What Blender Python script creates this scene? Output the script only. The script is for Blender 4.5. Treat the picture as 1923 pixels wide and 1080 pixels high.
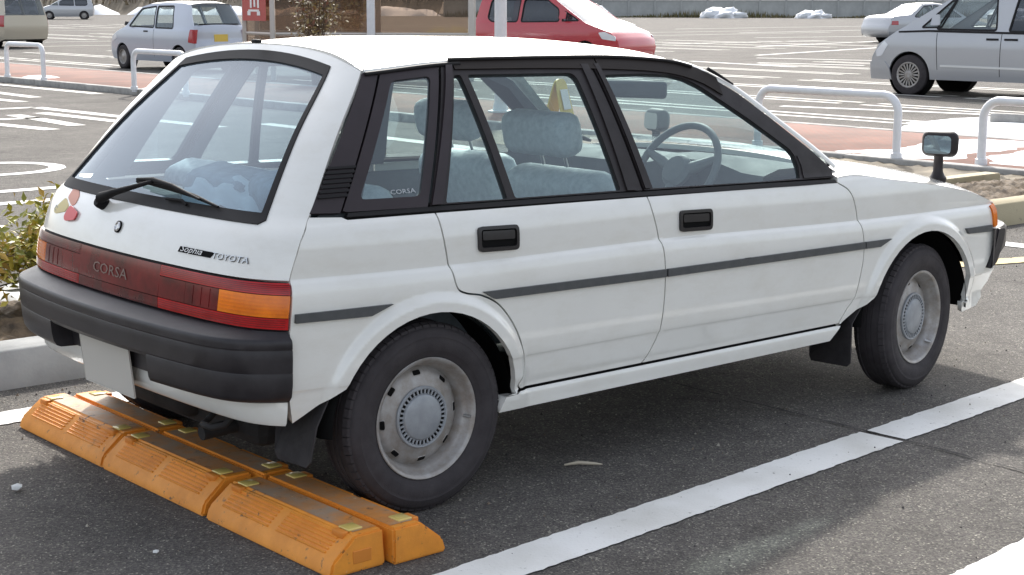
import bpy, bmesh, math, random
import numpy as np
from mathutils import Vector, Matrix
from mathutils.geometry import delaunay_2d_cdt
for o in list(bpy.data.objects): bpy.data.objects.remove(o)
R = math.radians
random.seed(7); rng = np.random.default_rng(7)
scn = bpy.context.scene
COL = scn.collection

# ------------------------------------------------------------------ camera
CAM = Vector((-2.767, -4.419, 1.497)); YAW = R(49.641); PIT = R(-10.193); ROL = R(0.158)
d_ = Vector((math.cos(PIT)*math.cos(YAW), math.cos(PIT)*math.sin(YAW), math.sin(PIT)))
r_ = d_.cross(Vector((0, 0, 1))).normalized(); u_ = r_.cross(d_)
r2 = r_*math.cos(ROL)+u_*math.sin(ROL); u2 = -r_*math.sin(ROL)+u_*math.cos(ROL)
cd = bpy.data.cameras.new('camera'); cam = bpy.data.objects.new('camera', cd); COL.objects.link(cam)
cd.sensor_width = 36; cd.lens = 56.17; cd.clip_start = .05; cd.clip_end = 2000
M = Matrix((r2, u2, -d_)).transposed().to_4x4(); M.translation = CAM
cam.matrix_world = M
scn.camera = cam

# ------------------------------------------------------------------ sky, sun, exposure
SUN_EL = R(38); SUN_DIR = Vector((.68, .73, 0)).normalized()      # horizontal direction towards the sun
w = bpy.data.worlds.new('World'); scn.world = w; w.use_nodes = True
nt = w.node_tree; bg = nt.nodes['Background']
sky = nt.nodes.new('ShaderNodeTexSky'); sky.sky_type = 'NISHITA'; sky.sun_disc = False
sky.sun_elevation = SUN_EL; sky.sun_rotation = math.atan2(SUN_DIR.x, SUN_DIR.y)
sky.air_density = 1.0; sky.dust_density = 3.0; sky.ozone_density = 1.0
hs = nt.nodes.new('ShaderNodeHueSaturation'); hs.inputs['Saturation'].default_value = .42     # thin winter haze over the whole sky
nt.links.new(sky.outputs[0], hs.inputs['Color']); nt.links.new(hs.outputs[0], bg.inputs[0]); bg.inputs[1].default_value = .15
sd = bpy.data.lights.new('sun', 'SUN'); sun = bpy.data.objects.new('sun', sd); COL.objects.link(sun)
sd.energy = 2.25; sd.angle = R(2.0); sd.color = (1, .95, .87)
to_sun = SUN_DIR*math.cos(SUN_EL)+Vector((0, 0, math.sin(SUN_EL)))
sun.rotation_euler = to_sun.to_track_quat('Z', 'Y').to_euler()
scn.view_settings.view_transform = 'Standard'; scn.view_settings.look = 'None'
scn.view_settings.gamma = 1; scn.view_settings.exposure = 1.13

# ------------------------------------------------------------------ materials
MATS = {}
def mat(name, col=(.5, .5, .5), rough=.5, metal=0., coat=0., spec=.5, var=0., vscale=6., bump=0., bscale=200., col2=None, emit=None):
    """principled material with optional noise variation and noise bump"""
    if name in MATS: return MATS[name]
    m = bpy.data.materials.new(name); m.use_nodes = True; t = m.node_tree; N = t.nodes; L = t.links
    b = N['Principled BSDF']; b.inputs['Base Color'].default_value = (*col, 1); b.inputs['Roughness'].default_value = rough
    b.inputs['Metallic'].default_value = metal; b.inputs['Coat Weight'].default_value = coat; b.inputs['Coat Roughness'].default_value = .06
    b.inputs['Specular IOR Level'].default_value = spec
    tc = N.new('ShaderNodeTexCoord')
    if var or col2:
        n = N.new('ShaderNodeTexNoise'); n.inputs['Scale'].default_value = vscale; n.inputs['Detail'].default_value = 6; n.inputs['Roughness'].default_value = .65
        L.new(tc.outputs['Object'], n.inputs['Vector'])
        rp = N.new('ShaderNodeValToRGB'); c2 = col2 or tuple(c*(1-var) for c in col)
        rp.color_ramp.elements[0].position = .35; rp.color_ramp.elements[1].position = .65
        rp.color_ramp.elements[0].color = (*c2, 1); rp.color_ramp.elements[1].color = (*col, 1)
        L.new(n.outputs[0], rp.inputs[0]); L.new(rp.outputs[0], b.inputs['Base Color'])
        mr = N.new('ShaderNodeMapRange'); mr.inputs['To Min'].default_value = min(1, rough*1.35); mr.inputs['To Max'].default_value = rough*.8
        L.new(n.outputs[0], mr.inputs[0]); L.new(mr.outputs[0], b.inputs['Roughness'])
    if bump:
        n2 = N.new('ShaderNodeTexNoise'); n2.inputs['Scale'].default_value = bscale; n2.inputs['Detail'].default_value = 4
        L.new(tc.outputs['Object'], n2.inputs['Vector'])
        bp = N.new('ShaderNodeBump'); bp.inputs['Strength'].default_value = bump; bp.inputs['Distance'].default_value = .004
        L.new(n2.outputs[0], bp.inputs['Height']); L.new(bp.outputs[0], b.inputs['Normal'])
    if emit: b.inputs['Emission Color'].default_value = (*emit[:3], 1); b.inputs['Emission Strength'].default_value = emit[3]
    MATS[name] = m; return m

def glass(name, tint=(.7, .82, .82), haze=.06, hcol=(.55, .62, .66), ior=1.5):
    """thin pane: tinted see-through + sky reflection by fresnel + an even diffuse haze colour"""
    m = bpy.data.materials.new(name); m.use_nodes = True; t = m.node_tree; N = t.nodes; L = t.links
    N.remove(N['Principled BSDF']); out = N['Material Output']
    tr = N.new('ShaderNodeBsdfTransparent'); tr.inputs[0].default_value = (*tint, 1)
    gl = N.new('ShaderNodeBsdfGlossy'); gl.inputs['Roughness'].default_value = .02; gl.inputs[0].default_value = (.9, .95, 1, 1)
    df = N.new('ShaderNodeBsdfDiffuse'); df.inputs[0].default_value = (*hcol, 1)
    ge = N.new('ShaderNodeNewGeometry'); dt = N.new('ShaderNodeVectorMath'); dt.operation = 'DOT_PRODUCT'; L.new(ge.outputs['Normal'], dt.inputs[0]); L.new(ge.outputs['Incoming'], dt.inputs[1])
    ab = N.new('ShaderNodeMath'); ab.operation = 'ABSOLUTE'; L.new(dt.outputs['Value'], ab.inputs[0])
    om = N.new('ShaderNodeMath'); om.operation = 'SUBTRACT'; om.inputs[0].default_value = 1; L.new(ab.outputs[0], om.inputs[1])
    pw = N.new('ShaderNodeMath'); pw.operation = 'POWER'; pw.inputs[1].default_value = 5; L.new(om.outputs[0], pw.inputs[0])
    fr = N.new('ShaderNodeMath'); fr.operation = 'MULTIPLY_ADD'; f0 = 2*((ior-1)/(ior+1))**2; fr.inputs[1].default_value = 1-f0; fr.inputs[2].default_value = f0; L.new(pw.outputs[0], fr.inputs[0])   # Schlick, both faces of the pane
    m1 = N.new('ShaderNodeMixShader'); m1.inputs[0].default_value = haze
    L.new(tr.outputs[0], m1.inputs[1]); L.new(df.outputs[0], m1.inputs[2])
    m2 = N.new('ShaderNodeMixShader'); L.new(fr.outputs[0], m2.inputs[0]); L.new(m1.outputs[0], m2.inputs[1]); L.new(gl.outputs[0], m2.inputs[2])
    L.new(m2.outputs[0], out.inputs[0]); MATS[name] = m; return m

def asphalt():
    m = bpy.data.materials.new('asphalt'); m.use_nodes = True; t = m.node_tree; N = t.nodes; L = t.links; b = N['Principled BSDF']
    tc = N.new('ShaderNodeTexCoord')
    def noise(sc, det=4, ro=.6):
        n = N.new('ShaderNodeTexNoise'); n.inputs['Scale'].default_value = sc; n.inputs['Detail'].default_value = det; n.inputs['Roughness'].default_value = ro
        L.new(tc.outputs['Object'], n.inputs['Vector']); return n
    v = N.new('ShaderNodeTexVoronoi'); v.inputs['Scale'].default_value = 190; L.new(tc.outputs['Object'], v.inputs['Vector'])
    v2 = N.new('ShaderNodeTexVoronoi'); v2.inputs['Scale'].default_value = 62; L.new(tc.outputs['Object'], v2.inputs['Vector'])
    n1 = noise(.8, 8, .7); n2 = noise(9, 6, .7); n3 = noise(70, 3)
    bw = N.new('ShaderNodeSeparateColor'); L.new(v.outputs['Color'], bw.inputs[0])
    r1 = N.new('ShaderNodeValToRGB'); e = r1.color_ramp.elements
    e[0].position = 0; e[0].color = (.064, .059, .058, 1); e[1].position = 1; e[1].color = (.34, .32, .27, 1)
    x = e.new(.45); x.color = (.098, .091, .085, 1); x = e.new(.8); x.color = (.128, .120, .108, 1); x = e.new(.96); x.color = (.175, .165, .145, 1)
    L.new(bw.outputs[0], r1.inputs[0])
    mr = N.new('ShaderNodeMapRange'); mr.inputs[1].default_value = .3; mr.inputs[2].default_value = .7; mr.inputs['To Min'].default_value = .70; mr.inputs['To Max'].default_value = 1.30
    L.new(n1.outputs[0], mr.inputs[0])
    mr2 = N.new('ShaderNodeMapRange'); mr2.inputs[1].default_value = .3; mr2.inputs[2].default_value = .7; mr2.inputs['To Min'].default_value = .82; mr2.inputs['To Max'].default_value = 1.18
    L.new(n2.outputs[0], mr2.inputs[0])
    mu = N.new('ShaderNodeMath'); mu.operation = 'MULTIPLY'; L.new(mr.outputs[0], mu.inputs[0]); L.new(mr2.outputs[0], mu.inputs[1])
    vm = N.new('ShaderNodeVectorMath'); vm.operation = 'SCALE'; L.new(r1.outputs[0], vm.inputs[0]); L.new(mu.outputs[0], vm.inputs['Scale'])
    ns = noise(1.7, 9, .75); rs = N.new('ShaderNodeValToRGB'); e = rs.color_ramp.elements; e[0].position = .56; e[1].position = .74; e[0].color = (1, 1, 1, 1); e[1].color = (.52, .51, .52, 1); L.new(ns.outputs[0], rs.inputs[0])
    ms = N.new('ShaderNodeMix'); ms.data_type = 'RGBA'; ms.blend_type = 'MULTIPLY'; ms.inputs[0].default_value = 1; L.new(vm.outputs[0], ms.inputs[6]); L.new(rs.outputs[0], ms.inputs[7])
    L.new(ms.outputs[2], b.inputs['Base Color']); b.inputs['Roughness'].default_value = .9; b.inputs['Specular IOR Level'].default_value = .2
    ad = N.new('ShaderNodeMath'); ad.operation = 'ADD'; L.new(v.outputs['Distance'], ad.inputs[0]); L.new(n3.outputs[0], ad.inputs[1])
    ad2 = N.new('ShaderNodeMath'); ad2.operation = 'ADD'; L.new(ad.outputs[0], ad2.inputs[0]); L.new(v2.outputs['Distance'], ad2.inputs[1])
    bp = N.new('ShaderNodeBump'); bp.inputs['Strength'].default_value = .6; bp.inputs['Distance'].default_value = .004
    L.new(ad2.outputs[0], bp.inputs['Height']); L.new(bp.outputs[0], b.inputs['Normal'])
    MATS['asphalt'] = m; return m

def worn_paint(name, col, wear=.5, scale=30.):
    """road paint: colour with chipped patches where the asphalt shows (its own shape)"""
    m = bpy.data.materials.new(name); m.use_nodes = True; t = m.node_tree; N = t.nodes; L = t.links; b = N['Principled BSDF']
    tc = N.new('ShaderNodeTexCoord')
    n = N.new('ShaderNodeTexNoise'); n.inputs['Scale'].default_value = scale; n.inputs['Detail'].default_value = 8; n.inputs['Roughness'].default_value = .7
    n2 = N.new('ShaderNodeTexNoise'); n2.inputs['Scale'].default_value = 3; n2.inputs['Detail'].default_value = 5
    L.new(tc.outputs['Object'], n.inputs['Vector']); L.new(tc.outputs['Object'], n2.inputs['Vector'])
    rp = N.new('ShaderNodeValToRGB'); e = rp.color_ramp.elements; e[0].position = wear-.14; e[1].position = wear-.04
    e[0].color = (.12, .115, .105, 1); e[1].color = (*col, 1); L.new(n.outputs[0], rp.inputs[0])
    rp2 = N.new('ShaderNodeValToRGB'); e = rp2.color_ramp.elements; e[0].position = .3; e[1].position = .62; e[0].color = (.78, .77, .74, 1); e[1].color = (1, 1, 1, 1)
    L.new(n2.outputs[0], rp2.inputs[0])
    mx = N.new('ShaderNodeMix'); mx.data_type = 'RGBA'; mx.blend_type = 'MULTIPLY'; mx.inputs[0].default_value = 1
    L.new(rp.outputs[0], mx.inputs[6]); L.new(rp2.outputs[0], mx.inputs[7]); L.new(mx.outputs[2], b.inputs['Base Color'])
    b.inputs['Roughness'].default_value = .75; b.inputs['Specular IOR Level'].default_value = .2
    bp = N.new('ShaderNodeBump'); bp.inputs['Strength'].default_value = .4; bp.inputs['Distance'].default_value = .004
    n3 = N.new('ShaderNodeTexNoise'); n3.inputs['Scale'].default_value = 120; L.new(tc.outputs['Object'], n3.inputs['Vector'])
    L.new(n3.outputs[0], bp.inputs['Height']); L.new(bp.outputs[0], b.inputs['Normal'])
    MATS[name] = m; return m

def brick_mat(name, c1, c2, mortar, scale):
    m = bpy.data.materials.new(name); m.use_nodes = True; t = m.node_tree; N = t.nodes; L = t.links; b = N['Principled BSDF']
    tc = N.new('ShaderNodeTexCoord'); br = N.new('ShaderNodeTexBrick'); br.inputs['Scale'].default_value = scale
    br.inputs['Color1'].default_value = (*c1, 1); br.inputs['Color2'].default_value = (*c2, 1); br.inputs['Mortar'].default_value = (*mortar, 1)
    br.inputs['Mortar Size'].default_value = .02
    n = N.new('ShaderNodeTexNoise'); n.inputs['Scale'].default_value = 1.3; n.inputs['Detail'].default_value = 7
    L.new(tc.outputs['Object'], br.inputs['Vector']); L.new(tc.outputs['Object'], n.inputs['Vector'])
    rp = N.new('ShaderNodeValToRGB'); e = rp.color_ramp.elements; e[0].position = .35; e[1].position = .65; e[0].color = (.7, .7, .7, 1); e[1].color = (1.1, 1.05, 1, 1)
    L.new(n.outputs[0], rp.inputs[0]); mx = N.new('ShaderNodeMix'); mx.data_type = 'RGBA'; mx.blend_type = 'MULTIPLY'; mx.inputs[0].default_value = 1
    L.new(br.outputs[0], mx.inputs[6]); L.new(rp.outputs[0], mx.inputs[7]); L.new(mx.outputs[2], b.inputs['Base Color']); b.inputs['Roughness'].default_value = .85
    MATS[name] = m; return m

asphalt()
PAINT = mat('car paint white', (.80, .79, .745), .22, coat=1., var=.035, vscale=3)
def road_film(m):
    """thin uneven film of dried road dust on the paint, in streaks of its own shape"""
    t = m.node_tree; N = t.nodes; L = t.links; b = N['Principled BSDF']; src = b.inputs['Base Color'].links[0].from_socket
    tc = N.new('ShaderNodeTexCoord'); mp = N.new('ShaderNodeMapping'); mp.inputs['Scale'].default_value = (2.2, 2.2, 5.5); L.new(tc.outputs['Object'], mp.inputs[0])
    n = N.new('ShaderNodeTexNoise'); n.inputs['Scale'].default_value = 2.4; n.inputs['Detail'].default_value = 9; n.inputs['Roughness'].default_value = .72; L.new(mp.outputs[0], n.inputs['Vector'])
    r = N.new('ShaderNodeValToRGB'); e = r.color_ramp.elements; e[0].position = .46; e[1].position = .80; e[0].color = (0, 0, 0, 1); e[1].color = (.30, .30, .30, 1); L.new(n.outputs[0], r.inputs[0])
    mx = N.new('ShaderNodeMix'); mx.data_type = 'RGBA'; L.new(r.outputs[0], mx.inputs[0]); L.new(src, mx.inputs[6]); mx.inputs[7].default_value = (.52, .47, .37, 1); L.new(mx.outputs[2], b.inputs['Base Color'])
    cw = N.new('ShaderNodeMapRange'); cw.inputs['To Min'].default_value = 1; cw.inputs['To Max'].default_value = .25; L.new(r.outputs[0], cw.inputs[0]); L.new(cw.outputs[0], b.inputs['Coat Weight'])
road_film(PAINT)
TRIM = mat('trim black', (.026, .021, .022), .45, spec=.3, var=.2, vscale=20, bump=.06, bscale=500)
TRIM2 = mat('trim dark brown', (.034, .025, .029), .4, spec=.3, var=.2, vscale=9)
RUBBER = mat('rubber seal', (.014, .013, .014), .6, spec=.22)
BUMP = mat('bumper plastic', (.018, .0155, .018), .38, spec=.38, var=.45, vscale=11, bump=.12, bscale=900, col2=(.034, .030, .033))
MOULD = mat('side moulding grey', (.075, .078, .080), .5, var=.2, vscale=30)
TYRE = mat('tyre', (.040, .034, .037), .75, var=.25, vscale=14, bump=.25, bscale=300)
RIM = mat('steel wheel silver', (.40, .39, .385), .42, metal=.3, var=.3, vscale=18, col2=(.27, .24, .21))
HUB = mat('hub cap plastic', (.34, .36, .385), .38, metal=.2, var=.2, vscale=22)
DARK = mat('deep black', (.008, .008, .008), .9, spec=.1)
UNDER = mat('underbody', (.018, .016, .016), .85, var=.4, vscale=9)
FLAP = mat('mud flap rubber', (.035, .031, .033), .7, var=.4, vscale=12)
CARD = mat('door card', (.10, .115, .125), .8, var=.2, vscale=10)
INT = mat('interior trim', (.085, .095, .105), .7, var=.2, vscale=8)
SEAT = mat('seat cover', (.60, .66, .69), .55, var=.45, vscale=40, bump=.6, bscale=40, col2=(.44, .50, .54))
SEATD = mat('seat fabric', (.16, .185, .205), .8, var=.3, vscale=18)
CUSH = mat('cushion blue', (.30, .37, .42), .7, var=.3, vscale=22, bump=.6, bscale=30)
CHROME = mat('mirror glass', (.9, .92, .95), .02, metal=1)
METAL = mat('bright metal', (.6, .6, .6), .3, metal=1)
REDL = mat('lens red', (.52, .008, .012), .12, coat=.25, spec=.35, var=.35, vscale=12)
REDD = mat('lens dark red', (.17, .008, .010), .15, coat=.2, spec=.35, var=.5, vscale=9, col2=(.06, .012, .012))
SMOKE = mat('lens smoked', (.19, .014, .014), .12, coat=.2, spec=.35, var=.5, vscale=9, col2=(.075, .008, .008))
AMBER = mat('lens amber', (.95, .24, .006), .14, coat=.2, spec=.35, var=.45, vscale=5, col2=(.60, .13, .01))
WHITE = mat('white print', (.78, .78, .76), .5)
PLATE = mat('blank plate', (.56, .53, .48), .6)
GLASS = glass('car glass', (.75, .86, .85), .045, (.50, .60, .63), 1.55)  # bluish haze colour imitates the sky's sheen on the panes
GLASSR = glass('rear glass', (.60, .74, .80), .15, (.48, .59, .68), 1.7)  # stronger painted haze in place of pale sky reflection

# ------------------------------------------------------------------ mesh helpers
def tag(o, label=None, cat=None, group=None, kind=None):
    if label: o['label'] = label
    if cat: o['category'] = cat
    if group: o['group'] = group
    if kind: o['kind'] = kind
    return o
def empty(name, loc=(0, 0, 0), rz=0, parent=None):
    o = bpy.data.objects.new(name, None); COL.objects.link(o); o.location = loc; o.rotation_euler[2] = rz; o.parent = parent
    o.empty_display_size = .1; return o
def mesh_obj(name, V, F, m, parent=None, smooth=True, normals=None, loc=None):
    me = bpy.data.meshes.new(name); me.from_pydata([tuple(v) for v in V], [], [tuple(f) for f in F])
    if m is not None: me.materials.append(m)
    if smooth and len(me.polygons): me.polygons.foreach_set('use_smooth', [True]*len(me.polygons))
    me.update()
    if normals is not None: me.normals_split_custom_set_from_vertices([tuple(n) for n in normals])
    o = bpy.data.objects.new(name, me); COL.objects.link(o); o.parent = parent
    if loc is not None: o.location = loc
    return o
def bm_obj(name, bm, m, parent=None, smooth=False, loc=None, rot=None, angle=None):
    bmesh.ops.recalc_face_normals(bm, faces=bm.faces)
    me = bpy.data.meshes.new(name); bm.to_mesh(me); bm.free()
    if m is not None: me.materials.append(m)
    if smooth: me.polygons.foreach_set('use_smooth', [True]*len(me.polygons))
    if smooth and angle: me.set_sharp_from_angle(angle=angle)
    o = bpy.data.objects.new(name, me); COL.objects.link(o); o.parent = parent
    if loc is not None: o.location = loc
    if rot is not None: o.rotation_euler = rot
    return o
def add_box(bm, c, s, rot=None, bev=0., seg=2):
    r = bmesh.ops.create_cube(bm, size=1); vs = r['verts']
    bmesh.ops.scale(bm, vec=s, verts=vs)
    if bev:
        es = list({e for v in vs for e in v.link_edges})
        rr = bmesh.ops.bevel(bm, geom=es, offset=bev, segments=seg, affect='EDGES', profile=.5)
        vs = list({v for f in rr['faces'] for v in f.verts} | {v for v in vs if v.is_valid})
    if rot is not None: bmesh.ops.rotate(bm, cent=(0, 0, 0), matrix=rot if isinstance(rot, Matrix) else Matrix.Rotation(rot, 3, 'Z'), verts=vs)
    bmesh.ops.translate(bm, vec=c, verts=vs); return vs
def box(name, c, s, m, parent=None, bev=.0, seg=2, rot=None, loc=None, smooth=None):
    bm = bmesh.new(); add_box(bm, c, s, rot, bev, seg)
    return bm_obj(name, bm, m, parent, smooth=bool(bev) if smooth is None else smooth, loc=loc, angle=R(50))
def tube_geo(path, rad, n=10, cap=True, V=None, F=None):
    """tube along a 3D polyline; rad is a number or one per point"""
    V = [] if V is None else V; F = [] if F is None else F
    P = [Vector(p) for p in path]; k0 = len(V); rads = rad if hasattr(rad, '__len__') else [rad]*len(P)
    up = None
    for i, p in enumerate(P):
        t = (P[min(i+1, len(P)-1)]-P[max(i-1, 0)]).normalized()
        if up is None:
            up = Vector((0, 0, 1)) if abs(t.z) < .9 else Vector((1, 0, 0))
        a = t.cross(up).normalized(); b = a.cross(t).normalized(); up = b
        for j in range(n):
            th = 2*math.pi*j/n; V.append(p+(a*math.cos(th)+b*math.sin(th))*rads[i])
    for i in range(len(P)-1):
        for j in range(n):
            F.append((k0+i*n+j, k0+i*n+(j+1) % n, k0+(i+1)*n+(j+1) % n, k0+(i+1)*n+j))
    if cap:
        F.append(tuple(k0+j for j in reversed(range(n)))); F.append(tuple(k0+(len(P)-1)*n+j for j in range(n)))
    return V, F
def fixn(o):
    bm = bmesh.new(); bm.from_mesh(o.data); bmesh.ops.recalc_face_normals(bm, faces=bm.faces); bm.to_mesh(o.data); bm.free(); return o
def tube(name, path, rad, m, parent=None, n=10, cap=True):
    V, F = tube_geo(path, rad, n, cap); o = mesh_obj(name, V, F, m, parent); fixn(o); o.data.set_sharp_from_angle(angle=R(50)); return o
def lathe_geo(prof, n=48, axis='y'):
    """prof: list of (r, a) ; revolve about the axis"""
    V = []; F = []
    for (r, a) in prof:
        for j in range(n):
            th = 2*math.pi*j/n; c, s = r*math.cos(th), r*math.sin(th)
            V.append((c, a, s) if axis == 'y' else (c, s, a))
    for i in range(len(prof)-1):
        for j in range(n): F.append((i*n+j, i*n+(j+1) % n, (i+1)*n+(j+1) % n, (i+1)*n+j))
    return V, F
def lathe(name, prof, m, parent=None, n=48, axis='y', loc=None, ang=35, capends=False):
    V, F = lathe_geo(prof, n, axis)
    if capends:
        F.append(tuple(range(n))); F.append(tuple((len(prof)-1)*n+j for j in range(n)))
    o = mesh_obj(name, V, F, m, parent, loc=loc); fixn(o); o.data.set_sharp_from_angle(angle=R(ang)); return o

class Pchip:
    def __init__(s, x, y):
        s.x = np.asarray(x, float); s.y = np.asarray(y, float); h = np.diff(s.x); dl = np.diff(s.y)/h; m = np.zeros(len(s.x))
        m[0], m[-1] = dl[0], dl[-1]
        for i in range(1, len(s.x)-1):
            if dl[i-1]*dl[i] > 0:
                w1 = 2*h[i]+h[i-1]; w2 = h[i]+2*h[i-1]; m[i] = (w1+w2)/(w1/dl[i-1]+w2/dl[i])
        s.h, s.m = h, m
    def __call__(s, q):
        q = np.asarray(q, float); i = np.clip(np.searchsorted(s.x, q)-1, 0, len(s.h)-1); h = s.h[i]; t = (q-s.x[i])/h
        lo, hi = t < 0, t > 1; tc = np.clip(t, 0, 1)
        r = (2*tc**3-3*tc**2+1)*s.y[i]+(tc**3-2*tc**2+tc)*h*s.m[i]+(-2*tc**3+3*tc**2)*s.y[i+1]+(tc**3-tc**2)*h*s.m[i+1]
        return r+np.where(lo, t*h*s.m[i], 0)+np.where(hi, (t-1)*h*s.m[i+1], 0)
def sstep(a, b, x):
    t = np.clip((x-a)/(b-a), 0, 1); return t*t*(3-2*t)
def dens(poly, step, closed=True):
    out = []; n = len(poly)
    for i in range(n if closed else n-1):
        a = np.array(poly[i], float); b = np.array(poly[(i+1) % n], float); k = max(1, int(math.ceil(np.linalg.norm(b-a)/step)))
        for j in range(k): out.append(tuple(a+(b-a)*j/k))
    if not closed: out.append(tuple(poly[-1]))
    return out
def crv(pts, n=6):
    """open Catmull-Rom curve through points"""
    P = [np.array(p, float) for p in pts]; P = [2*P[0]-P[1]]+P+[2*P[-1]-P[-2]]; out = []
    for i in range(1, len(P)-2):
        for j in range(n):
            t = j/n; a, b, c, e = P[i-1], P[i], P[i+1], P[i+2]
            out.append(tuple(.5*((2*b)+(-a+c)*t+(2*a-5*b+4*c-e)*t*t+(-a+3*b-3*c+e)*t**3)))
    out.append(tuple(P[-2])); return out
def area2(p): return sum(p[i][0]*p[(i+1) % len(p)][1]-p[(i+1) % len(p)][0]*p[i][1] for i in range(len(p)))
def inset(poly, dd):
    """move a closed polygon's border inwards by dd"""
    p = [np.array(q, float) for q in poly]; n = len(p); sg = 1 if area2(poly) > 0 else -1; out = []
    for i in range(n):
        a = p[i]-p[i-1]; b = p[(i+1) % n]-p[i]; a = a/(np.linalg.norm(a)+1e-9); b = b/(np.linalg.norm(b)+1e-9)
        na = np.array((-a[1], a[0])); nb = np.array((-b[1], b[0])); m = na+nb; l = max(.35, np.dot(m, na)); out.append(tuple(p[i]+sg*m/l*dd))
    return out
def rnd(poly, r, n=4):
    """round the corners of a closed polygon"""
    out = []; N_ = len(poly); rs = r if hasattr(r, '__len__') else [r]*N_
    for i in range(N_):
        p = np.array(poly[i], float); a = np.array(poly[i-1], float); b = np.array(poly[(i+1) % N_], float); rr = rs[i]
        if rr <= 0: out.append(tuple(p)); continue
        la, lb = np.linalg.norm(a-p), np.linalg.norm(b-p); q = min(rr, la*.45, lb*.45); A = p+(a-p)/la*q; B = p+(b-p)/lb*q
        for j in range(n+1):
            t = j/n; out.append(tuple((1-t)**2*A+2*t*(1-t)*p+t*t*B))
    return out
def inpoly(px, py, poly):
    x = np.array([p[0] for p in poly]); y = np.array([p[1] for p in poly]); r = np.zeros(len(px), bool); j = len(x)-1
    for i in range(len(x)):
        c = ((y[i] > py) != (y[j] > py)); xx = (x[j]-x[i])*(py-y[i])/((y[j]-y[i]) if y[j] != y[i] else 1e-12)+x[i]
        r ^= c & (px < xx); j = i
    return r
def pdist(px, py, poly):
    P = np.array(poly); Q = np.roll(P, -1, 0); best = np.full(len(px), 9.)
    for a, b in zip(P, Q):
        ab = b-a; l = ab@ab+1e-12; t = np.clip(((px-a[0])*ab[0]+(py-a[1])*ab[1])/l, 0, 1)
        best = np.minimum(best, np.hypot(px-a[0]-t*ab[0], py-a[1]-t*ab[1]))
    return best
def tess(outline, holes, su, sv, rows=None):
    loops = [dens(outline, min(su, sv))]+[dens(h, min(su, sv)) for h in holes]
    pts = []; ed = []
    for l in loops:
        k = len(pts); pts += l; ed += [(k+i, k+(i+1) % len(l)) for i in range(len(l))]
    U = [p[0] for p in loops[0]]; Vv = [p[1] for p in loops[0]]
    gx, gy = np.meshgrid(np.arange(min(U)+su/2, max(U), su), np.arange(min(Vv)+sv/2, max(Vv), sv) if rows is None else rows); gx = gx.ravel(); gy = gy.ravel()
    ok = inpoly(gx, gy, loops[0])
    for l in loops[1:]: ok &= ~inpoly(gx, gy, l)
    gx, gy = gx[ok], gy[ok]
    if len(gx):
        ok = np.ones(len(gx), bool)
        for l in loops: ok &= pdist(gx, gy, l) > (min(su, sv)*.45 if rows is None else .0035)
        pts += list(zip(gx[ok], gy[ok]))
    v, e, f, *_ = delaunay_2d_cdt([Vector(p) for p in pts], ed, [], 0, 1e-6)
    v = np.array([(q.x, q.y) for q in v]); cx = np.array([v[list(t)].mean(0) for t in f])
    ok = inpoly(cx[:, 0], cx[:, 1], loops[0])
    for l in loops[1:]: ok &= ~inpoly(cx[:, 0], cx[:, 1], l)
    return v, [tuple(t) for t, k in zip(f, ok) if k]
def panel(name, outline, surf, m, parent=None, holes=(), off=0., depth=.012, su=.03, sv=.03, out=(0, -1, 0), mir=False, back=False, rows=None):
    """sheet-metal panel: polygon in the (u,v) domain of a surface, with returned edges"""
    v, F = tess(outline, holes, su, sv, rows); e = 1e-4
    P = surf(v[:, 0], v[:, 1]); du = surf(v[:, 0]+e, v[:, 1])-surf(v[:, 0]-e, v[:, 1]); dv = surf(v[:, 0], v[:, 1]+e)-surf(v[:, 0], v[:, 1]-e)
    n = np.cross(du, dv); n /= np.linalg.norm(n, axis=1)[:, None]+1e-12
    o = np.array(out, float); sgn = np.sign((n@o).mean()) or 1; n = n*sgn
    P = P+n*off; 
    if mir: P = P*(1, -1, 1); n = n*(1, -1, 1)
    T = np.array(F); nn = np.cross(P[T[:, 1]]-P[T[:, 0]], P[T[:, 2]]-P[T[:, 0]]); fl = (nn*n[T[:, 0]]).sum(1) < 0
    F = [tuple(reversed(t)) if k else t for t, k in zip(F, fl)]
    V = list(P); Nn = list(n)
    if depth:
        cnt = {}
        for t in F:
            for i in range(3):
                a, b = t[i], t[(i+1) % 3]; cnt[(a, b)] = 1
        bd = [(a, b) for (a, b) in cnt if (b, a) not in cnt]; mp = {}; mt = {}
        def dup(i):
            if i not in mp:
                mp[i] = len(V); V.append(P[i]-n[i]*depth); Nn.append((0, 0, 0)); mt[i] = len(V); V.append(P[i]); Nn.append((0, 0, 0))
            return mp[i], mt[i]
        for a, b in bd:
            a1, a0 = dup(a); b1, b0 = dup(b); F.append((b0, a0, a1, b1))
        if back:
            ms = {}; 
            for t in [t for t in F if len(t) == 3]:
                q = []
                for i in reversed(t):
                    if i in mp: q.append(mp[i])
                    else:
                        if i not in ms: ms[i] = len(V); V.append(P[i]-n[i]*depth); Nn.append((0, 0, 0))
                        q.append(ms[i])
                F.append(tuple(q))
    return mesh_obj(name, V, F, m, parent, True, Nn)
def grid_obj(name, G, m, parent=None, closed_u=False, flip=False, ang=None):
    """G: rows x cols x 3 point grid"""
    G = np.asarray(G); a, b = G.shape[:2]; F = []
    for i in range(a-1):
        for j in range(b-(0 if closed_u else 1)):
            q = (i*b+j, i*b+(j+1) % b, (i+1)*b+(j+1) % b, (i+1)*b+j); F.append(q[::-1] if flip else q)
    o = mesh_obj(name, G.reshape(-1, 3), F, m, parent)
    if ang: o.data.set_sharp_from_angle(angle=R(ang))
    return o
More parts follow.
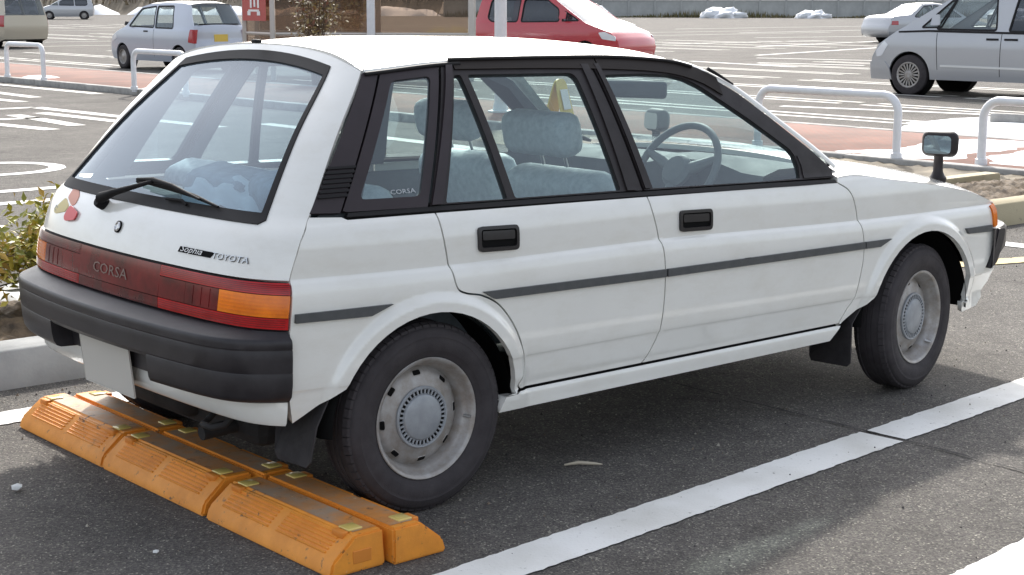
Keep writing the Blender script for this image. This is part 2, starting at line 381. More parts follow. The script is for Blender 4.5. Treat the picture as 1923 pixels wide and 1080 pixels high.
def text_on(name, txt, size, m, parent, fn, align='LEFT', shear=0., ext=.0015, sx=1.):
    """letters mapped onto a surface by fn(x, y) -> point"""
    c = bpy.data.curves.new(name, 'FONT'); c.body = txt; c.size = size; c.align_x = align; c.shear = shear; c.resolution_u = 2
    o = bpy.data.objects.new(name, c); COL.objects.link(o); bpy.context.view_layer.update()
    me = bpy.data.meshes.new_from_object(o.evaluated_get(bpy.context.evaluated_depsgraph_get())); bpy.data.objects.remove(o)
    for v in me.vertices: v.co = Vector(fn(v.co.x*sx, v.co.y))
    me.materials.clear(); me.materials.append(m); ob = bpy.data.objects.new(name, me); COL.objects.link(ob); ob.parent = parent; return ob
def copy_tree(o, parent=None):
    c = o.copy(); COL.objects.link(c); c.parent = parent
    for ch in list(o.children): copy_tree(ch, c)
    return c
# ================================================================== THE WHITE HATCHBACK
car = empty('parked_hatchback')
tag(car, 'large white five-door hatchback in the foreground, backed up to orange wheel stops', 'car')
_h = Pchip([.10, .20, .27, .300, .312, .318, .36, .40, .418, .426, .44, .52, .60, .65, .685, .703, .713, .719, .723, .727, .76, .80, .84, .865, .88, .895, .91, 1.0, 1.1, 1.2, 1.28, 1.31, 1.34],
           [.735, .772, .786, .788, .785, .776, .786, .7965, .8015, .8050, .8068, .8105, .812, .8115, .8085, .8045, .800, .7945, .7905, .7882, .7892, .788, .7805, .770, .758, .749, .744, .710, .667, .618, .572, .550, .524])
_cs = Pchip([-.6, .1, .97, 1.37, 1.95, 3.0], [.022, .008, .003, -.008, -.024, -.040])
ARCH = ((0., .275, .330), (2.40, .285, .340))
def hw(x, z):
    zz = z-_cs(x)*(1-sstep(.80, 1.0, z))*sstep(.34, .50, z); h = _h(zz)
    t = np.maximum(0, .25-x); h = h-.060*t*t
    t = np.maximum(0, x-1.9); h = h-.030*t*t
    for cx, cz, r in ARCH:
        q = np.hypot(x-cx, z-cz)-r; h = h+.016*(1-sstep(.028, .062, q))*sstep(.22, .36, z)
    return h
def SIDE(x, z): return np.stack([x, -hw(x, z), z], -1)
def _sh(x, z): return _cs(x)*(1-sstep(.80, 1.0, z))*sstep(.34, .50, z)
def SIDEQ(x, q):                    # the same surface by height above the drifting crease line, so mesh rows follow the creases
    z = np.array(q, float)
    for _ in range(6): z = q+_sh(x, z)
    return SIDE(x, z)
def toq(poly): return [(x, float(z-_sh(np.array(x), np.array(z)))) for x, z in poly]
KNQ = [.27, .285, .300, .306, .312, .318, .326, .340, .36, .38, .40, .410, .418, .422, .426, .433, .44, .455, .47, .685, .694, .703, .708, .713, .716, .719, .721, .723, .725, .727, .732, .740, .75, .76, .78, .80, .815, .83, .84, .85, .858, .865, .873, .88, .888, .895, .903, .91]
ROWS = sorted(KNQ+[round(z, 4) for z in np.arange(.20, 1.36, .014) if min(abs(z-k) for k in KNQ) > .007])
ROWS2 = sorted(KNQ+[round(z, 4) for z in np.arange(.20, 1.0, .008) if min(abs(z-k) for k in KNQ) > .004])
def arc_pts(cx, cz, r, a0, a1, n=22):
    return [(cx+r*math.cos(R(a0+(a1-a0)*i/n)), cz+r*math.sin(R(a0+(a1-a0)*i/n))) for i in range(n+1)]
RS = crv([(.053, .889), (.058, .826), (.077, .727), (.092, .668), (.125, .648), (.185, .634), (.253, .595), (.316, .516), (.352, .43), (.357, .371), (.341, .336), (.352, .3185)])   # rear door's rear seam, top to bottom
BS = crv([(.909, .872), (.920, .818), (.948, .727), (.957, .642), (.957, .535), (.944, .428), (.915, .351), (.890, .3185)])
FS = crv([(1.886, .848), (1.952, .804), (1.992, .694), (2.005, .618), (2.003, .541), (1.972, .418), (1.945, .372), (1.920, .3185)])
both = lambda f: [f(False), f(True)]
def sp(name, poly, m, holes=(), off=0., depth=.022, gap=.0028, parent=car, su=.03, sv=.014, left=True, back=False):
    q = inset(poly, gap) if gap else poly
    if m is PAINT:
        q = toq(dens(q, .03)); return [panel(name, q, SIDEQ, m, parent, holes, off, depth, su, sv, (0, -1, 0), mi, back, np.array(ROWS2 if su < .012 and not mi else ROWS)) for mi in (False, True)]
    r = [panel(name, q, SIDE, m, parent, holes, off, depth, su, sv, (0, -1, 0), False, back)]
    if left: r.append(panel(name, q, SIDE, m, parent, holes, off, depth, max(su, .04), max(sv, .025), (0, -1, 0), True, back))
    return r
quarter = [(-.456, .735), (-.442, .782), (-.415, .845), (-.378, .893), (-.365, .908), (-.262, .901), (-.246, .893)]+RS[:-1]+[(.335, .308), (.292, .308)] \
    + arc_pts(*ARCH[0], 6, 154) + [(-.335, .402), (-.40, .364), (-.45, .335), (-.468, .41), (-.471, .60)]
sp('rear_quarter_panel', quarter, PAINT, su=.009, sv=.009)
rdoor = RS+BS[::-1]
sp('rear_door', rdoor, PAINT)
fdoor = BS+FS[::-1]
sp('front_door', fdoor, PAINT)
SHX = [1.886, 1.97, 2.2, 2.51, 2.75, 2.92]; SHZ = [.862, .868, .838, .793, .745, .692]
_shz = Pchip(SHX, SHZ)
fender = FS+[(1.930, .314)]+arc_pts(*ARCH[1], 160, 2)+[(2.735, .300), (2.79, .335), (2.85, .425), (2.895, .50), (2.905, .60), (2.905, .688)]+[(x, float(_shz(x))) for x in np.linspace(2.88, 1.90, 12)]
sp('front_fender', fender, PAINT, su=.009, sv=.009)
sp('sill', [(.268, .256), (.288, .305), (.335, .307), (.350, .3150), (.9, .3150), (1.90, .3150), (1.922, .3130), (1.86, .262)], PAINT, depth=.05, gap=.001)
# belt line rubber
sp('belt_moulding', [(-.246, .897), (.056, .891), (.81, .874), (.91, .872), (1.70, .849), (1.885, .846), (1.878, .857), (1.70, .863), (.91, .884), (.81, .888), (.056, .904), (-.24, .908)], RUBBER, off=.003, gap=0, depth=.02)
# --------------------------------------------------- greenhouse frames and panes
# black vented panel behind the quarter window
sp('vent_panel', [(-.0635, 1.290), (-.365, .913), (-.262, .907), (-.008, 1.284)], TRIM2, off=.001)
for k in range(7):
    z0 = 1.033-k*.0125; xa = -.271-(k*.0125)*.68; xb = -.180-(k*.0125)*.64
    sp('vent_louvre', [(xa, z0), (xb, z0), (xb-.004, z0-.0065), (xa-.004, z0-.0065)], RUBBER, off=.0085, gap=0, depth=.012, su=.05, sv=.01)
qf = [(-.006, 1.285), (.222, 1.303), (.034, .902), (-.243, .908), (-.258, .914)]
qg = rnd([(.025, 1.262), (.173, 1.272), (.014, .936), (-.192, .941)], .02)
sp('quarter_window_frame', qf, TRIM2, holes=[qg], off=.002, depth=.016)
qgl = sp('quarter_window_glass', inset(qg, -.004), GLASS, off=-.003, depth=0, gap=0, su=.06, sv=.05)
rf = [(.226, 1.303), (.275, 1.318), (.80, 1.306), (.838, 1.296), (.905, .886), (.81, .889), (.055, .905), (.038, .904)]
def lerp2(a, b, t): return (a[0]+(b[0]-a[0])*t, a[1]+(b[1]-a[1])*t)
g1 = rnd([(.262, 1.272), (.288, 1.272), (.334, .905), (.101, .911)], .008)
g2 = rnd([(.314, 1.272), (.757, 1.266), (.808, .896), (.364, .905)], [.01, .03, .01, .01])
sp('rear_door_frame', rf, TRIM, holes=[g1, g2], off=.002, depth=.022)
sp('rear_door_glass', inset(g1, -.004), GLASS, off=-.008, depth=0, gap=0, su=.06, sv=.05)
sp('rear_door_glass', inset(g2, -.004), GLASS, off=-.008, depth=0, gap=0, su=.06, sv=.05)
# raised strip along the door's rear pillar, and the groove of the B-pillar
sp('pillar_strip', [(.243, 1.303), (.268, 1.303), (.083, .908), (.045, .908)], TRIM2, off=.009, gap=0, depth=.01)
sp('pillar_strip', [(.792, 1.290), (.824, 1.290), (.872, .890), (.832, .892)], TRIM, off=.008, gap=0, depth=.009)
ff = [(.842, 1.296), (1.20, 1.288), (1.33, 1.252), (1.41, 1.222), (1.494, 1.176), (1.671, 1.052), (1.806, .955), (1.880, .897), (1.883, .862), (1.70, .866), (.910, .886)]
g3 = [(.884, 1.256), (1.045, 1.256), (1.190, 1.248), (1.255, 1.232), (1.312, 1.207), (1.495, 1.095), (1.672, .978), (1.690, .955), (1.700, .915), (1.694, .874), (1.50, .876), (.952, .892)]
sp('front_door_frame', ff, TRIM, holes=[g3], off=.002, depth=.022)
sp('front_door_glass', inset(g3, -.004), GLASS, off=-.008, depth=0, gap=0, su=.06, sv=.05)
sp('pillar_strip', [(.852, 1.290), (.872, 1.290), (.938, .892), (.914, .892)], TRIM, off=.008, gap=0, depth=.009)
sp('window_corner_cover', [(1.700, .952), (1.745, .945), (1.868, .884), (1.868, .868), (1.712, .872), (1.712, .915)], TRIM, off=.006, gap=0, depth=.008)
# smoked wind deflectors over the doors: stand off the frame at the lower edge
def VIS(x, t):
    top = _vt(x); bot = _vb(x); z = top+(bot-top)*t
    return np.stack([x, -(hw(x, z)+.006+.003*t), z], -1)
_vt = Pchip([.27, .6, .95, 1.17, 1.315, 1.41], [1.322, 1.322, 1.312, 1.299, 1.272, 1.232]); _vb = Pchip([.27, .6, .95, 1.17, 1.315, 1.41], [1.291, 1.286, 1.274, 1.257, 1.222, 1.172])
VISM = mat('deflector smoked', (.020, .015, .013), .5, spec=.15)
for x0, x1 in ((.272, .862), (.868, 1.405)):
    for mi in (False, True): panel('window_deflector', [(x0, 0), (x0, 1), (x1, 1), (x1, 0)], VIS, VISM, car, (), 0, .004, .04, .25, (0, -1, .3), mi)
# --------------------------------------------------- tail surface
_xe = Pchip([.30, .335, .41, .60, .735, .742, .782, .845, .911, 1.111, 1.298, 1.36], [-.440, -.450, -.472, -.474, -.457, -.455, -.442, -.415, -.362, -.220, -.061, -.010])
_tb = Pchip([.3, .75, .889, 1.1, 1.30, 1.37], [.118, .120, .118, .082, .040, .030])
def shp(s, p=10): s = np.abs(s); return .42*(1-s**2)+.58*(1-np.minimum(s, 1.2)**p)
def TAIL(s, z):
    xe = _xe(z); return np.stack([xe-_tb(z)*shp(s), s*hw(xe, z), z], -1)
def s_of(y, z): return y/float(hw(_xe(z), np.asarray(z)))
_rz = Pchip([-.15, -.06, .29, .84, 1.2, 1.36], [1.291, 1.296, 1.316, 1.313, 1.292, 1.255]); _rc = Pchip([-.2, .3, .9, 1.4], [.064, .064, .058, .045])
def crown(s): s = np.abs(s); return .55*(1-s**2)+.45*(1-s**6)
def ROOF(x, s):
    z = _rz(x); return np.stack([x, s*hw(x, z), z+_rc(x)*crown(s)], -1)
def roof_rear(s):
    z = 1.30; x = -.06
    for _ in range(8): x = float(TAIL(np.array(s), np.array(z))[0]); z = float(_rz(x)+_rc(x)*crown(s))
    return x, z
S_ = np.linspace(-1, 1, 41)
top = [(s, roof_rear(s)[1]-.004) for s in S_]
sL = S_; low = [(s, .7435) for s in S_[::-1]]
gy0, gz0, gy1 = .628, .884, .432
def gtop(y): return 1.300+.036*(1-(y/gy1)**2)
glass_out = [(s_of(y, gtop(y)), gtop(y)) for y in np.linspace(-gy1, gy1, 15)]+[(s_of(y, z), z) for y, z in ((gy0, gz0+.01),)]+[(s_of(y, gz0-.0*(1-(y/gy0)**2)), gz0) for y in np.linspace(gy0-.015, -gy0+.015, 15)]+[(s_of(-gy0, gz0+.01), gz0+.01)]
TO = (-1, 0, .3)
tg = empty('tailgate', parent=car)
panel('tailgate_skin', top+[(1., 1.28), (1., 1.15), (1., 1.0), (1., .9), (1., .8)]+low+[(-1., .8), (-1., .9), (-1., 1.0), (-1., 1.15), (-1., 1.28)], TAIL, PAINT, tg, [glass_out], 0, .014, .022, .018, TO)
gin = inset(glass_out, .026)
panel('rear_window_seal', inset(glass_out, -.002), TAIL, RUBBER, tg, [gin], .004, .018, .03, .02, TO)
panel('rear_window_glass', inset(gin, -.004), TAIL, GLASSR, tg, (), -.002, 0, .06, .05, TO)
heat = mat('heater line', (.16, .12, .10), .5)
# wiper
def tp(y, z, off=0.):
    s = np.array([s_of(y, z)]); zz = np.array([z]); e = 1e-3
    P = TAIL(s, zz)[0]; a = (TAIL(s+e, zz)-TAIL(s-e, zz))[0]; b = (TAIL(s, zz+e)-TAIL(s, zz-e))[0]; n = np.cross(b, a); n /= np.linalg.norm(n)
    return Vector(P+n*off*(1 if n[0] < 0 else -1))
WPM = mat('wiper black', (.010, .009, .010), .65, spec=.15)
wp = tube('rear_wiper', [tp(.205, .862, .012), tp(.185, .868, .030), tp(.12, .886, .034), tp(.04, .908, .034), tp(-.07, .932, .040)], [.017, .018, .011, .008, .006], WPM, tg, 10)
bl = tube('wiper_blade', [tp(.075, .936, .012), tp(-.02, .936, .016), tp(-.17, .930, .016), tp(-.29, .922, .016), tp(-.425, .906, .012)], [.006, .008, .008, .007, .004], WPM, wp, 8)
tube('wiper_bridge', [tp(.05, .935, .028), tp(-.07, .936, .040), tp(-.19, .928, .040), tp(-.34, .912, .026)], [.005, .008, .008, .004], WPM, wp, 8)
tube('wiper_washer_arm', [tp(-.15, .905, .012), tp(-.24, .907, .014), tp(-.27, .899, .010)], .0045, WPM, wp, 6)
lathe('wiper_pivot', [(.001, -.02), (.017, -.02), (.020, -.012), (.020, .012)], WPM, wp, 20).matrix_local = Matrix.Translation(tp(.20, .862, .010)) @ Vector((0, 1, 0)).rotation_difference(Vector((.86, 0, -.5))).to_matrix().to_4x4()
# key lock, lettering with a painted shadow copy, stickers
q = Vector((1, 0, -.42)).normalized()
lk = lathe('tailgate_lock', [(.0155, .004), (.0155, -.003), (.012, -.006), (.010, -.003), (.001, -.003)], METAL, tg, 24)
lk.matrix_local = Matrix.Translation(tp(.045, .812, .003)) @ Vector((0, 1, 0)).rotation_difference(q).to_matrix().to_4x4()
lk2 = lathe('lock_ring', [(.019, .002), (.019, -.002), (.0155, -.002)], DARK, lk, 24)
def rp_(poly, name, m, off, step=.01, parent=tg, depth=.003):
    return panel(name, [(s_of(y, z), z) for y, z in poly], TAIL, m, parent, (), off, depth, step/.75, step, TO)
bar = [(-.335, .797), (-.328, .781), (-.488, .781), (-.503, .797)]
rp_(bar, 'name_badge', DARK, .003)
def on_tail(y0, z0, off, sl=0.): return lambda x, y: tp(y0-x, z0+y+sl*x, off)
bd = text_on('badge_script', 'Sophia', .024, WHITE, tg, on_tail(-.339, .7840, .0045), shear=.35, sx=1.72)
text_on('lettering_and_shadow', 'TOYOTA', .0235, mat('lettering shadow', (.03, .03, .032), .4), tg, on_tail(-.499, .7800, .003), shear=.1, sx=1.55)  # dark offset copy, painted as the letters' drop shadow
text_on('lettering_and_shadow', 'TOYOTA', .0235, mat('lettering chrome', (.62, .64, .66), .3, metal=.6), tg, on_tail(-.497, .7820, .0055), shear=.1, sx=1.55)
LC = mat('sticker salmon', (.72, .36, .27), .6); LY = mat('sticker faded yellow', (.72, .60, .30), .6); LR = mat('sticker red', (.70, .08, .09), .4); LG = mat('sticker grey', (.35, .36, .34), .6)
# faded leaf mark: two pointed halves, and a rounded red pad beside it
rp_(rnd([(.500, .908), (.410, .868), (.402, .846), (.425, .836), (.492, .858)][::-1], .010), 'leaf_sticker_half', LC, .002)
rp_(rnd([(.505, .855), (.450, .834), (.462, .815), (.545, .800), (.570, .808)], .010), 'leaf_sticker_half', LY, .002)
rp_(rnd([(.425, .838), (.345, .822), (.355, .798), (.428, .788), (.446, .800)], .014), 'round_sticker', LR, .008)
rp_([(.560, .826), (.535, .822), (.545, .808), (.570, .812)], 'text_sticker', LG, .002)
# --------------------------------------------------- light bar
lb = empty('tail_light_bar', parent=car)
def strip(z0, z1, y0, y1, name, m, off=.0, depth=.02):
    A = [(s_of(y, z0), z0) for y in np.linspace(y0, y1, 12)]; B = [(s_of(y, z1), z1) for y in np.linspace(y1, y0, 12)]
    A = [(max(-1, min(1, s)), z) for s, z in A]; B = [(max(-1, min(1, s)), z) for s, z in B]
    return panel(name, A+B, TAIL, m, lb, (), off, depth, .02, .02, (-1, 0, 0))
strip(.606, .7415, -.80, .80, 'light_housing', RUBBER, -.010)
for sg in (1, -1):
    f = lambda a, b: (sg*a, sg*b) if sg > 0 else (sg*a, sg*b)
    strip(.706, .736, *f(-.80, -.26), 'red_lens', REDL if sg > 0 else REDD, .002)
    strip(.612, .642, *f(-.80, -.26), 'red_lens', REDL, .002)
    strip(.644, .704, *f(-.80, -.665), 'amber_lens', AMBER, .003); strip(.644, .704, *f(-.664, -.56), 'amber_lens', AMBER, .002)
    strip(.644, .704, *f(-.559, -.40), 'smoked_lens', SMOKE, .002); strip(.644, .704, *f(-.399, -.26), 'reversing_lens', SMOKE, .002)
    for z in (.711, .716, .721, .726, .731): strip(z, z+.0011, *f(-.775, -.265), 'lens_rib', REDD, .0034, .002)
    for z in (.618, .624, .630, .636): strip(z, z+.0011, *f(-.775, -.265), 'lens_rib', REDD, .0034, .002)
    for z in (.654, .664, .674, .684, .694): strip(z, z+.0010, *f(-.775, -.565), 'lens_rib', AMBER, .0042, .002)
    for y in (-.44, -.48, -.52): strip(.648, .700, *f(y-.0012, y), 'lens_rib', REDD, .0034, .002)
strip(.644, .736, -.258, .258, 'centre_garnish', SMOKE, .002)
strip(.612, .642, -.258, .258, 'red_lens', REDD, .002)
text_on('model_lettering', 'CORSA', .044, mat('garnish letters', (.20, .13, .11), .3), lb, on_tail(.155, .668, .0045), sx=1.6)
def on_side(x0, z0, off): return lambda a, b: (x0+a, -(float(hw(np.array(x0+a), np.array(z0+b)))+off), z0+b)
text_on('window_lettering', 'CORSA', .018, mat('window print', (.45, .48, .50), .6), qgl[0], on_side(-.085, .948, .001), sx=1.5)
# --------------------------------------------------- rear bumper, skirt, plate
def bump_grid(prof, S, recess=None):
    G = []
    for i, (k, yo, z) in enumerate(prof):
        row = []
        for s in S:
            kk, zz = k, z
            if recess and abs(s) < recess and recess_rows[i] is not None: kk, zz = recess_rows[i]
            a = abs(s); q = .35*(1-a**2)+.65*(1-a**12)
            row.append((-.472-.208*kk*q, s*(.787+yo), zz))
        G.append(row)
    return G
prof = [(.45, -.012, .606), (.57, -.012, .606), (.60, -.010, .603), (.965, .004, .590), (.985, .008, .587), (.998, .011, .581), (1.002, .012, .574), (1., .012, .562), (.992, .011, .5605), (.988, .011, .557), (.995, .012, .5545), (.99, .012, .53), (.98, .010, .498), (.972, .010, .4965), (.968, .009, .493), (.975, .010, .4905), (.965, .008, .455), (.94, .002, .425), (.90, -.01, .411), (.84, -.02, .406), (.40, -.04, .404)]
recess_rows = [None]*14+[(.955, .487), (.66, .486), (.62, .47), (.62, .44), (.62, .42), (.62, .41), (.40, .404)]
SS = sorted(set([round(float(v), 4) for v in np.sin(np.linspace(-math.pi/2, math.pi/2, 61))]+[.395, .4, -.395, -.4]))
rb = grid_obj('rear_bumper', bump_grid(prof, SS, .3975), BUMP, car, ang=38); fixn(rb)
skp = [(.50, -.02, .43), (.52, -.02, .40), (.52, -.022, .375), (.49, -.028, .345), (.45, -.034, .336), (.30, -.05, .338)]
sk = grid_obj('rear_skirt', bump_grid(skp, SS), PAINT, car, ang=45); fixn(sk)
for sg in (1, -1):      # bumper end caps
    V = [(-.4725, sg*(.787+yo), z) for k, yo, z in prof]; V += [(-.4725, sg*.70, z) for z in (.42, .60)]
    mesh_obj('bumper_end', V, [tuple(range(len(V)))], BUMP, car, smooth=False)
bm = bmesh.new(); add_box(bm, (0, 0, 0), (.003, .33, .165), bev=.004, seg=2)
pl = bm_obj('licence_plate', bm, PLATE, car, loc=(-.612, .040, .395), rot=(0, R(-6), 0))
box('plate_bracket', (-.585, .04, .40), (.02, .20, .10), DARK, pl).matrix_parent_inverse = pl.matrix_basis.inverted()
# --------------------------------------------------- roof, bonnet, windscreen, A-pillars
rr = [(roof_rear(s)[0], s) for s in S_]
panel('roof', rr+[(.2, 1), (.6, 1), (1.0, 1), (1.22, .985)]+[(1.24+.03*(1-s*s), s) for s in np.linspace(.97, -.97, 15)]+[(1.22, -.985), (1.0, -1), (.6, -1), (.2, -1)], ROOF, PAINT, car, (), 0, .02, .04, .06, (0, 0, 1))
def rail(x, t):       # side face of the roof above the door frames
    z = _rz(x); a = hw(x, z); return np.stack([x, -(a+.004*np.sin(t*math.pi)+t*.004), z-.028*t], -1)
for mi in (False, True):
    panel('roof_rail', [(-.055, 0), (-.055, .55), (.26, .25), (.29, .2), (1.20, .2), (1.33, .2), (1.33, 0)], rail, PAINT, car, (), 0, .004, .05, .3, (0, -1, .3), mi)
    sg = 1 if mi else -1
    tube('drip_moulding', [(x, sg*(float(hw(np.array(x), _rz(x)-.012))+.004), float(_rz(x))-.010-.006*max(0, (.3-x))) for x in np.linspace(-.058, .30, 12)], .0065, RUBBER, car, 8)
    tube('drip_moulding', [(x, sg*(float(hw(np.array(x), _rz(x)))+.007), float(_rz(x))+.003) for x in np.linspace(.262, 1.30, 20)], .006, RUBBER, car, 8)
    pts = crv([(1.235, 1.292), (1.325, 1.270), (1.415, 1.232), (1.502, 1.190), (1.678, 1.066), (1.814, .972), (1.905, .905)], 5)
    G = []
    for x, z in pts:
        h = float(hw(np.array(x), np.array(z))); G.append([(x-.007, sg*(h+.003), z-.011), (x-.002, sg*(h+.004), z-.004), (x+.006, sg*(h-.002), z+.004), (x+.014, sg*(h-.02), z+.008), (x+.022, sg*(h-.05), z+.006)])
    fixn(grid_obj('a_pillar', G, PAINT, car))
# seam where the tailgate meets the roof on the pillar
for sg in (1, -1):
    tube('tailgate_seam', [(x, sg*(float(hw(np.array(x), _rz(x)))*s), float(_rz(x)+_rc(x)*crown(s))+.0005) for x, s in ((-.052, .998), (-.050, .985), (-.052, .96), (-.060, .93))], .0022, DARK, tg, 6)
an = box('washer_nozzle', (0, 0, 0), (.024, .030, .012), RUBBER, tg, .004, loc=(-.075, .0, roof_rear(0)[1]+.006))
for sg in (-1,):        # radio aerial folded along the pillar
    ap = [(x, sg*(float(hw(np.array(x), np.array(z)))+.008), z+.002) for x, z in ((1.375, 1.262), (1.40, 1.250), (1.43, 1.233), (1.475, 1.207))]
    tube('pillar_aerial', ap, [.007, .006, .005, .003], RUBBER, car, 8)
# windscreen
G = []
for t in np.linspace(0, 1, 9):
    row = []
    for s in np.linspace(-1, 1, 21):
        y0, x0, z0 = .535*s, 1.27+.03*(1-s*s)-.01, 1.285+.05*(1-s*s)
        y1, x1, z1 = .735*s, 1.90+.14*(1-s*s), .905+.015*(1-s*s)
        row.append((x0+(x1-x0)*t, y0+(y1-y0)*t, z0+(z1-z0)*t+.02*math.sin(t*math.pi)))
    G.append(row)
fixn(grid_obj('windscreen', G, GLASS, car))
def HOOD(x, s):
    z = _shz(np.minimum(x, 2.93))-np.maximum(0, x-2.93)*.35; c = np.interp(x, [1.9, 2.3, 2.9, 3.15], [.045, .062, .072, .06]); return np.stack([x, s*(hw(x, z)-.0), z+c*(.5*(1-s*s)+.5*(1-np.abs(s)**5))], -1)
nose = lambda s: 2.915+.20*(1-.4*s*s-.6*abs(s)**8)
panel('bonnet', [(1.905+.11*(1-s*s), s) for s in np.linspace(-1, 1, 15)]+[(2.2, 1), (2.5, 1), (2.8, 1)]+[(nose(s), s) for s in np.linspace(1, -1, 25)]+[(2.8, -1), (2.5, -1), (2.2, -1)], HOOD, PAINT, car, (), 0, .02, .05, .06, (0, 0, 1))
def FRONT(s, z): return np.stack([nose(s)-(.70-z)*.05-.01, s*(hw(2.9+0*z, z)-.001), z], -1)
def fp(name, z0, z1, s0, s1, m, off=0., d=.02): return panel(name, [(s0, z0), (s1, z0), (s1, z1), (s0, z1)], FRONT, m, car, (), off, d, .04, .04, (1, 0, 0))
def nz(s): return float(HOOD(np.array(nose(s)), np.array(s))[2])
fpn = [(s, .585) for s in np.linspace(-1, 1, 21)]+[(s, nz(s)) for s in np.linspace(1, -1, 21)]
panel('front_panel', fpn, FRONT, TRIM, car, (), -.01, .02, .05, .05, (1, 0, 0))
for sg in (1, -1):
    fp('head_light', .60, .685, sg*.45, sg*.86, mat('headlamp glass', (.7, .72, .74), .08, coat=1), .004)
    fp('front_turn_signal', .595, .686, sg*.868, sg*.999, AMBER, .006)
    sp_ = [(2.872, .680), (2.905, .683), (2.908, .602), (2.884, .596)]
    panel('turn_signal_side', sp_, SIDE, AMBER, car, (), .008, .012, .02, .02, (0, -1, 0), sg > 0)
fp('grille', .60, .685, -.44, .44, DARK, .004)
G = []
for (k, z) in [(.2, .590), (.9, .590), (1., .575), (1., .50), (.8, .44), (.2, .43)]:
    row = []
    for s in np.sin(np.linspace(-math.pi/2, math.pi/2, 41)):
        a = abs(s); q = .35*(1-a*a)+.65*(1-a**12); row.append((2.872+(.40-.10*(z < .48))*k*q, s*.80, z))
    G.append(row)
fixn(grid_obj('front_bumper', G, BUMP, car, ang=40))
for mi in (False, True):
    panel('front_bumper_end', rnd([(2.862, .425), (2.915, .590), (2.962, .585), (2.955, .54), (2.915, .45)], .012), SIDE, BUMP, car, (), .014, .03, .03, .03, (0, -1, 0), mi)
    panel('front_valance', [(2.72, .300), (2.79, .335), (2.85, .425), (2.90, .50), (2.95, .46), (2.93, .36), (2.85, .27), (2.74, .255)], SIDE, PAINT, car, (), -.012, .02, .03, .03, (0, -1, 0), mi)
# cowl cap corner beside the windscreen
for sg in (1, -1): tube('washer_cowl_cap', [(1.93, sg*.69, .905), (1.955, sg*.67, .912), (1.985, sg*.645, .898)], [.010, .012, .006], RUBBER, car, 8)
# --------------------------------------------------- mouldings, handles
def mould(poly): sp('side_moulding', poly, MOULD, off=.011, gap=0, depth=.014, su=.05, sv=.008)
mould([(-.453, .653), (-.455, .629), (-.215, .622), (-.141, .648)])
mould([(.183, .646), (.228, .620), (.953, .607), (.953, .632)])
mould([(.962, .632), (.962, .607), (2.000, .597), (2.001, .6215)])
mould([(2.008, .6215), (2.007, .597), (2.095, .5955), (2.165, .619)])
mould([(2.672, .610), (2.690, .588), (2.866, .581), (2.866, .607)])
HND = mat('door handle black', (.018, .016, .017), .35)
for x0, x1, za, zb in ((.184, .341, .836, .762), (1.041, 1.197, .815, .745)):
    dz = -.035*(x1-x0)
    q = rnd([(x0, za), (x1, za+dz), (x1, zb+dz), (x0, zb)], .016); iq = rnd([(x0+.010, za-.010), (x1-.010, za-.010+dz), (x1-.010, zb+.012+dz), (x0+.010, zb+.012)], .010)
    for mi in (False, True):
        h = panel('door_handle', q, SIDE, HND, car, [iq], .009, .012, .03, .02, (0, -1, 0), mi)
        panel('handle_recess', iq, SIDE, DARK, h, (), .0015, 0, .03, .02, (0, -1, 0), mi)
        panel('handle_paddle', rnd([(x0+.016, za-.014), (x1-.016, za-.014+dz), (x1-.016, za-.040+dz), (x0+.016, za-.040)], .006), SIDE, HND, h, (), .007, .014, .03, .012, (0, -1, 0), mi)
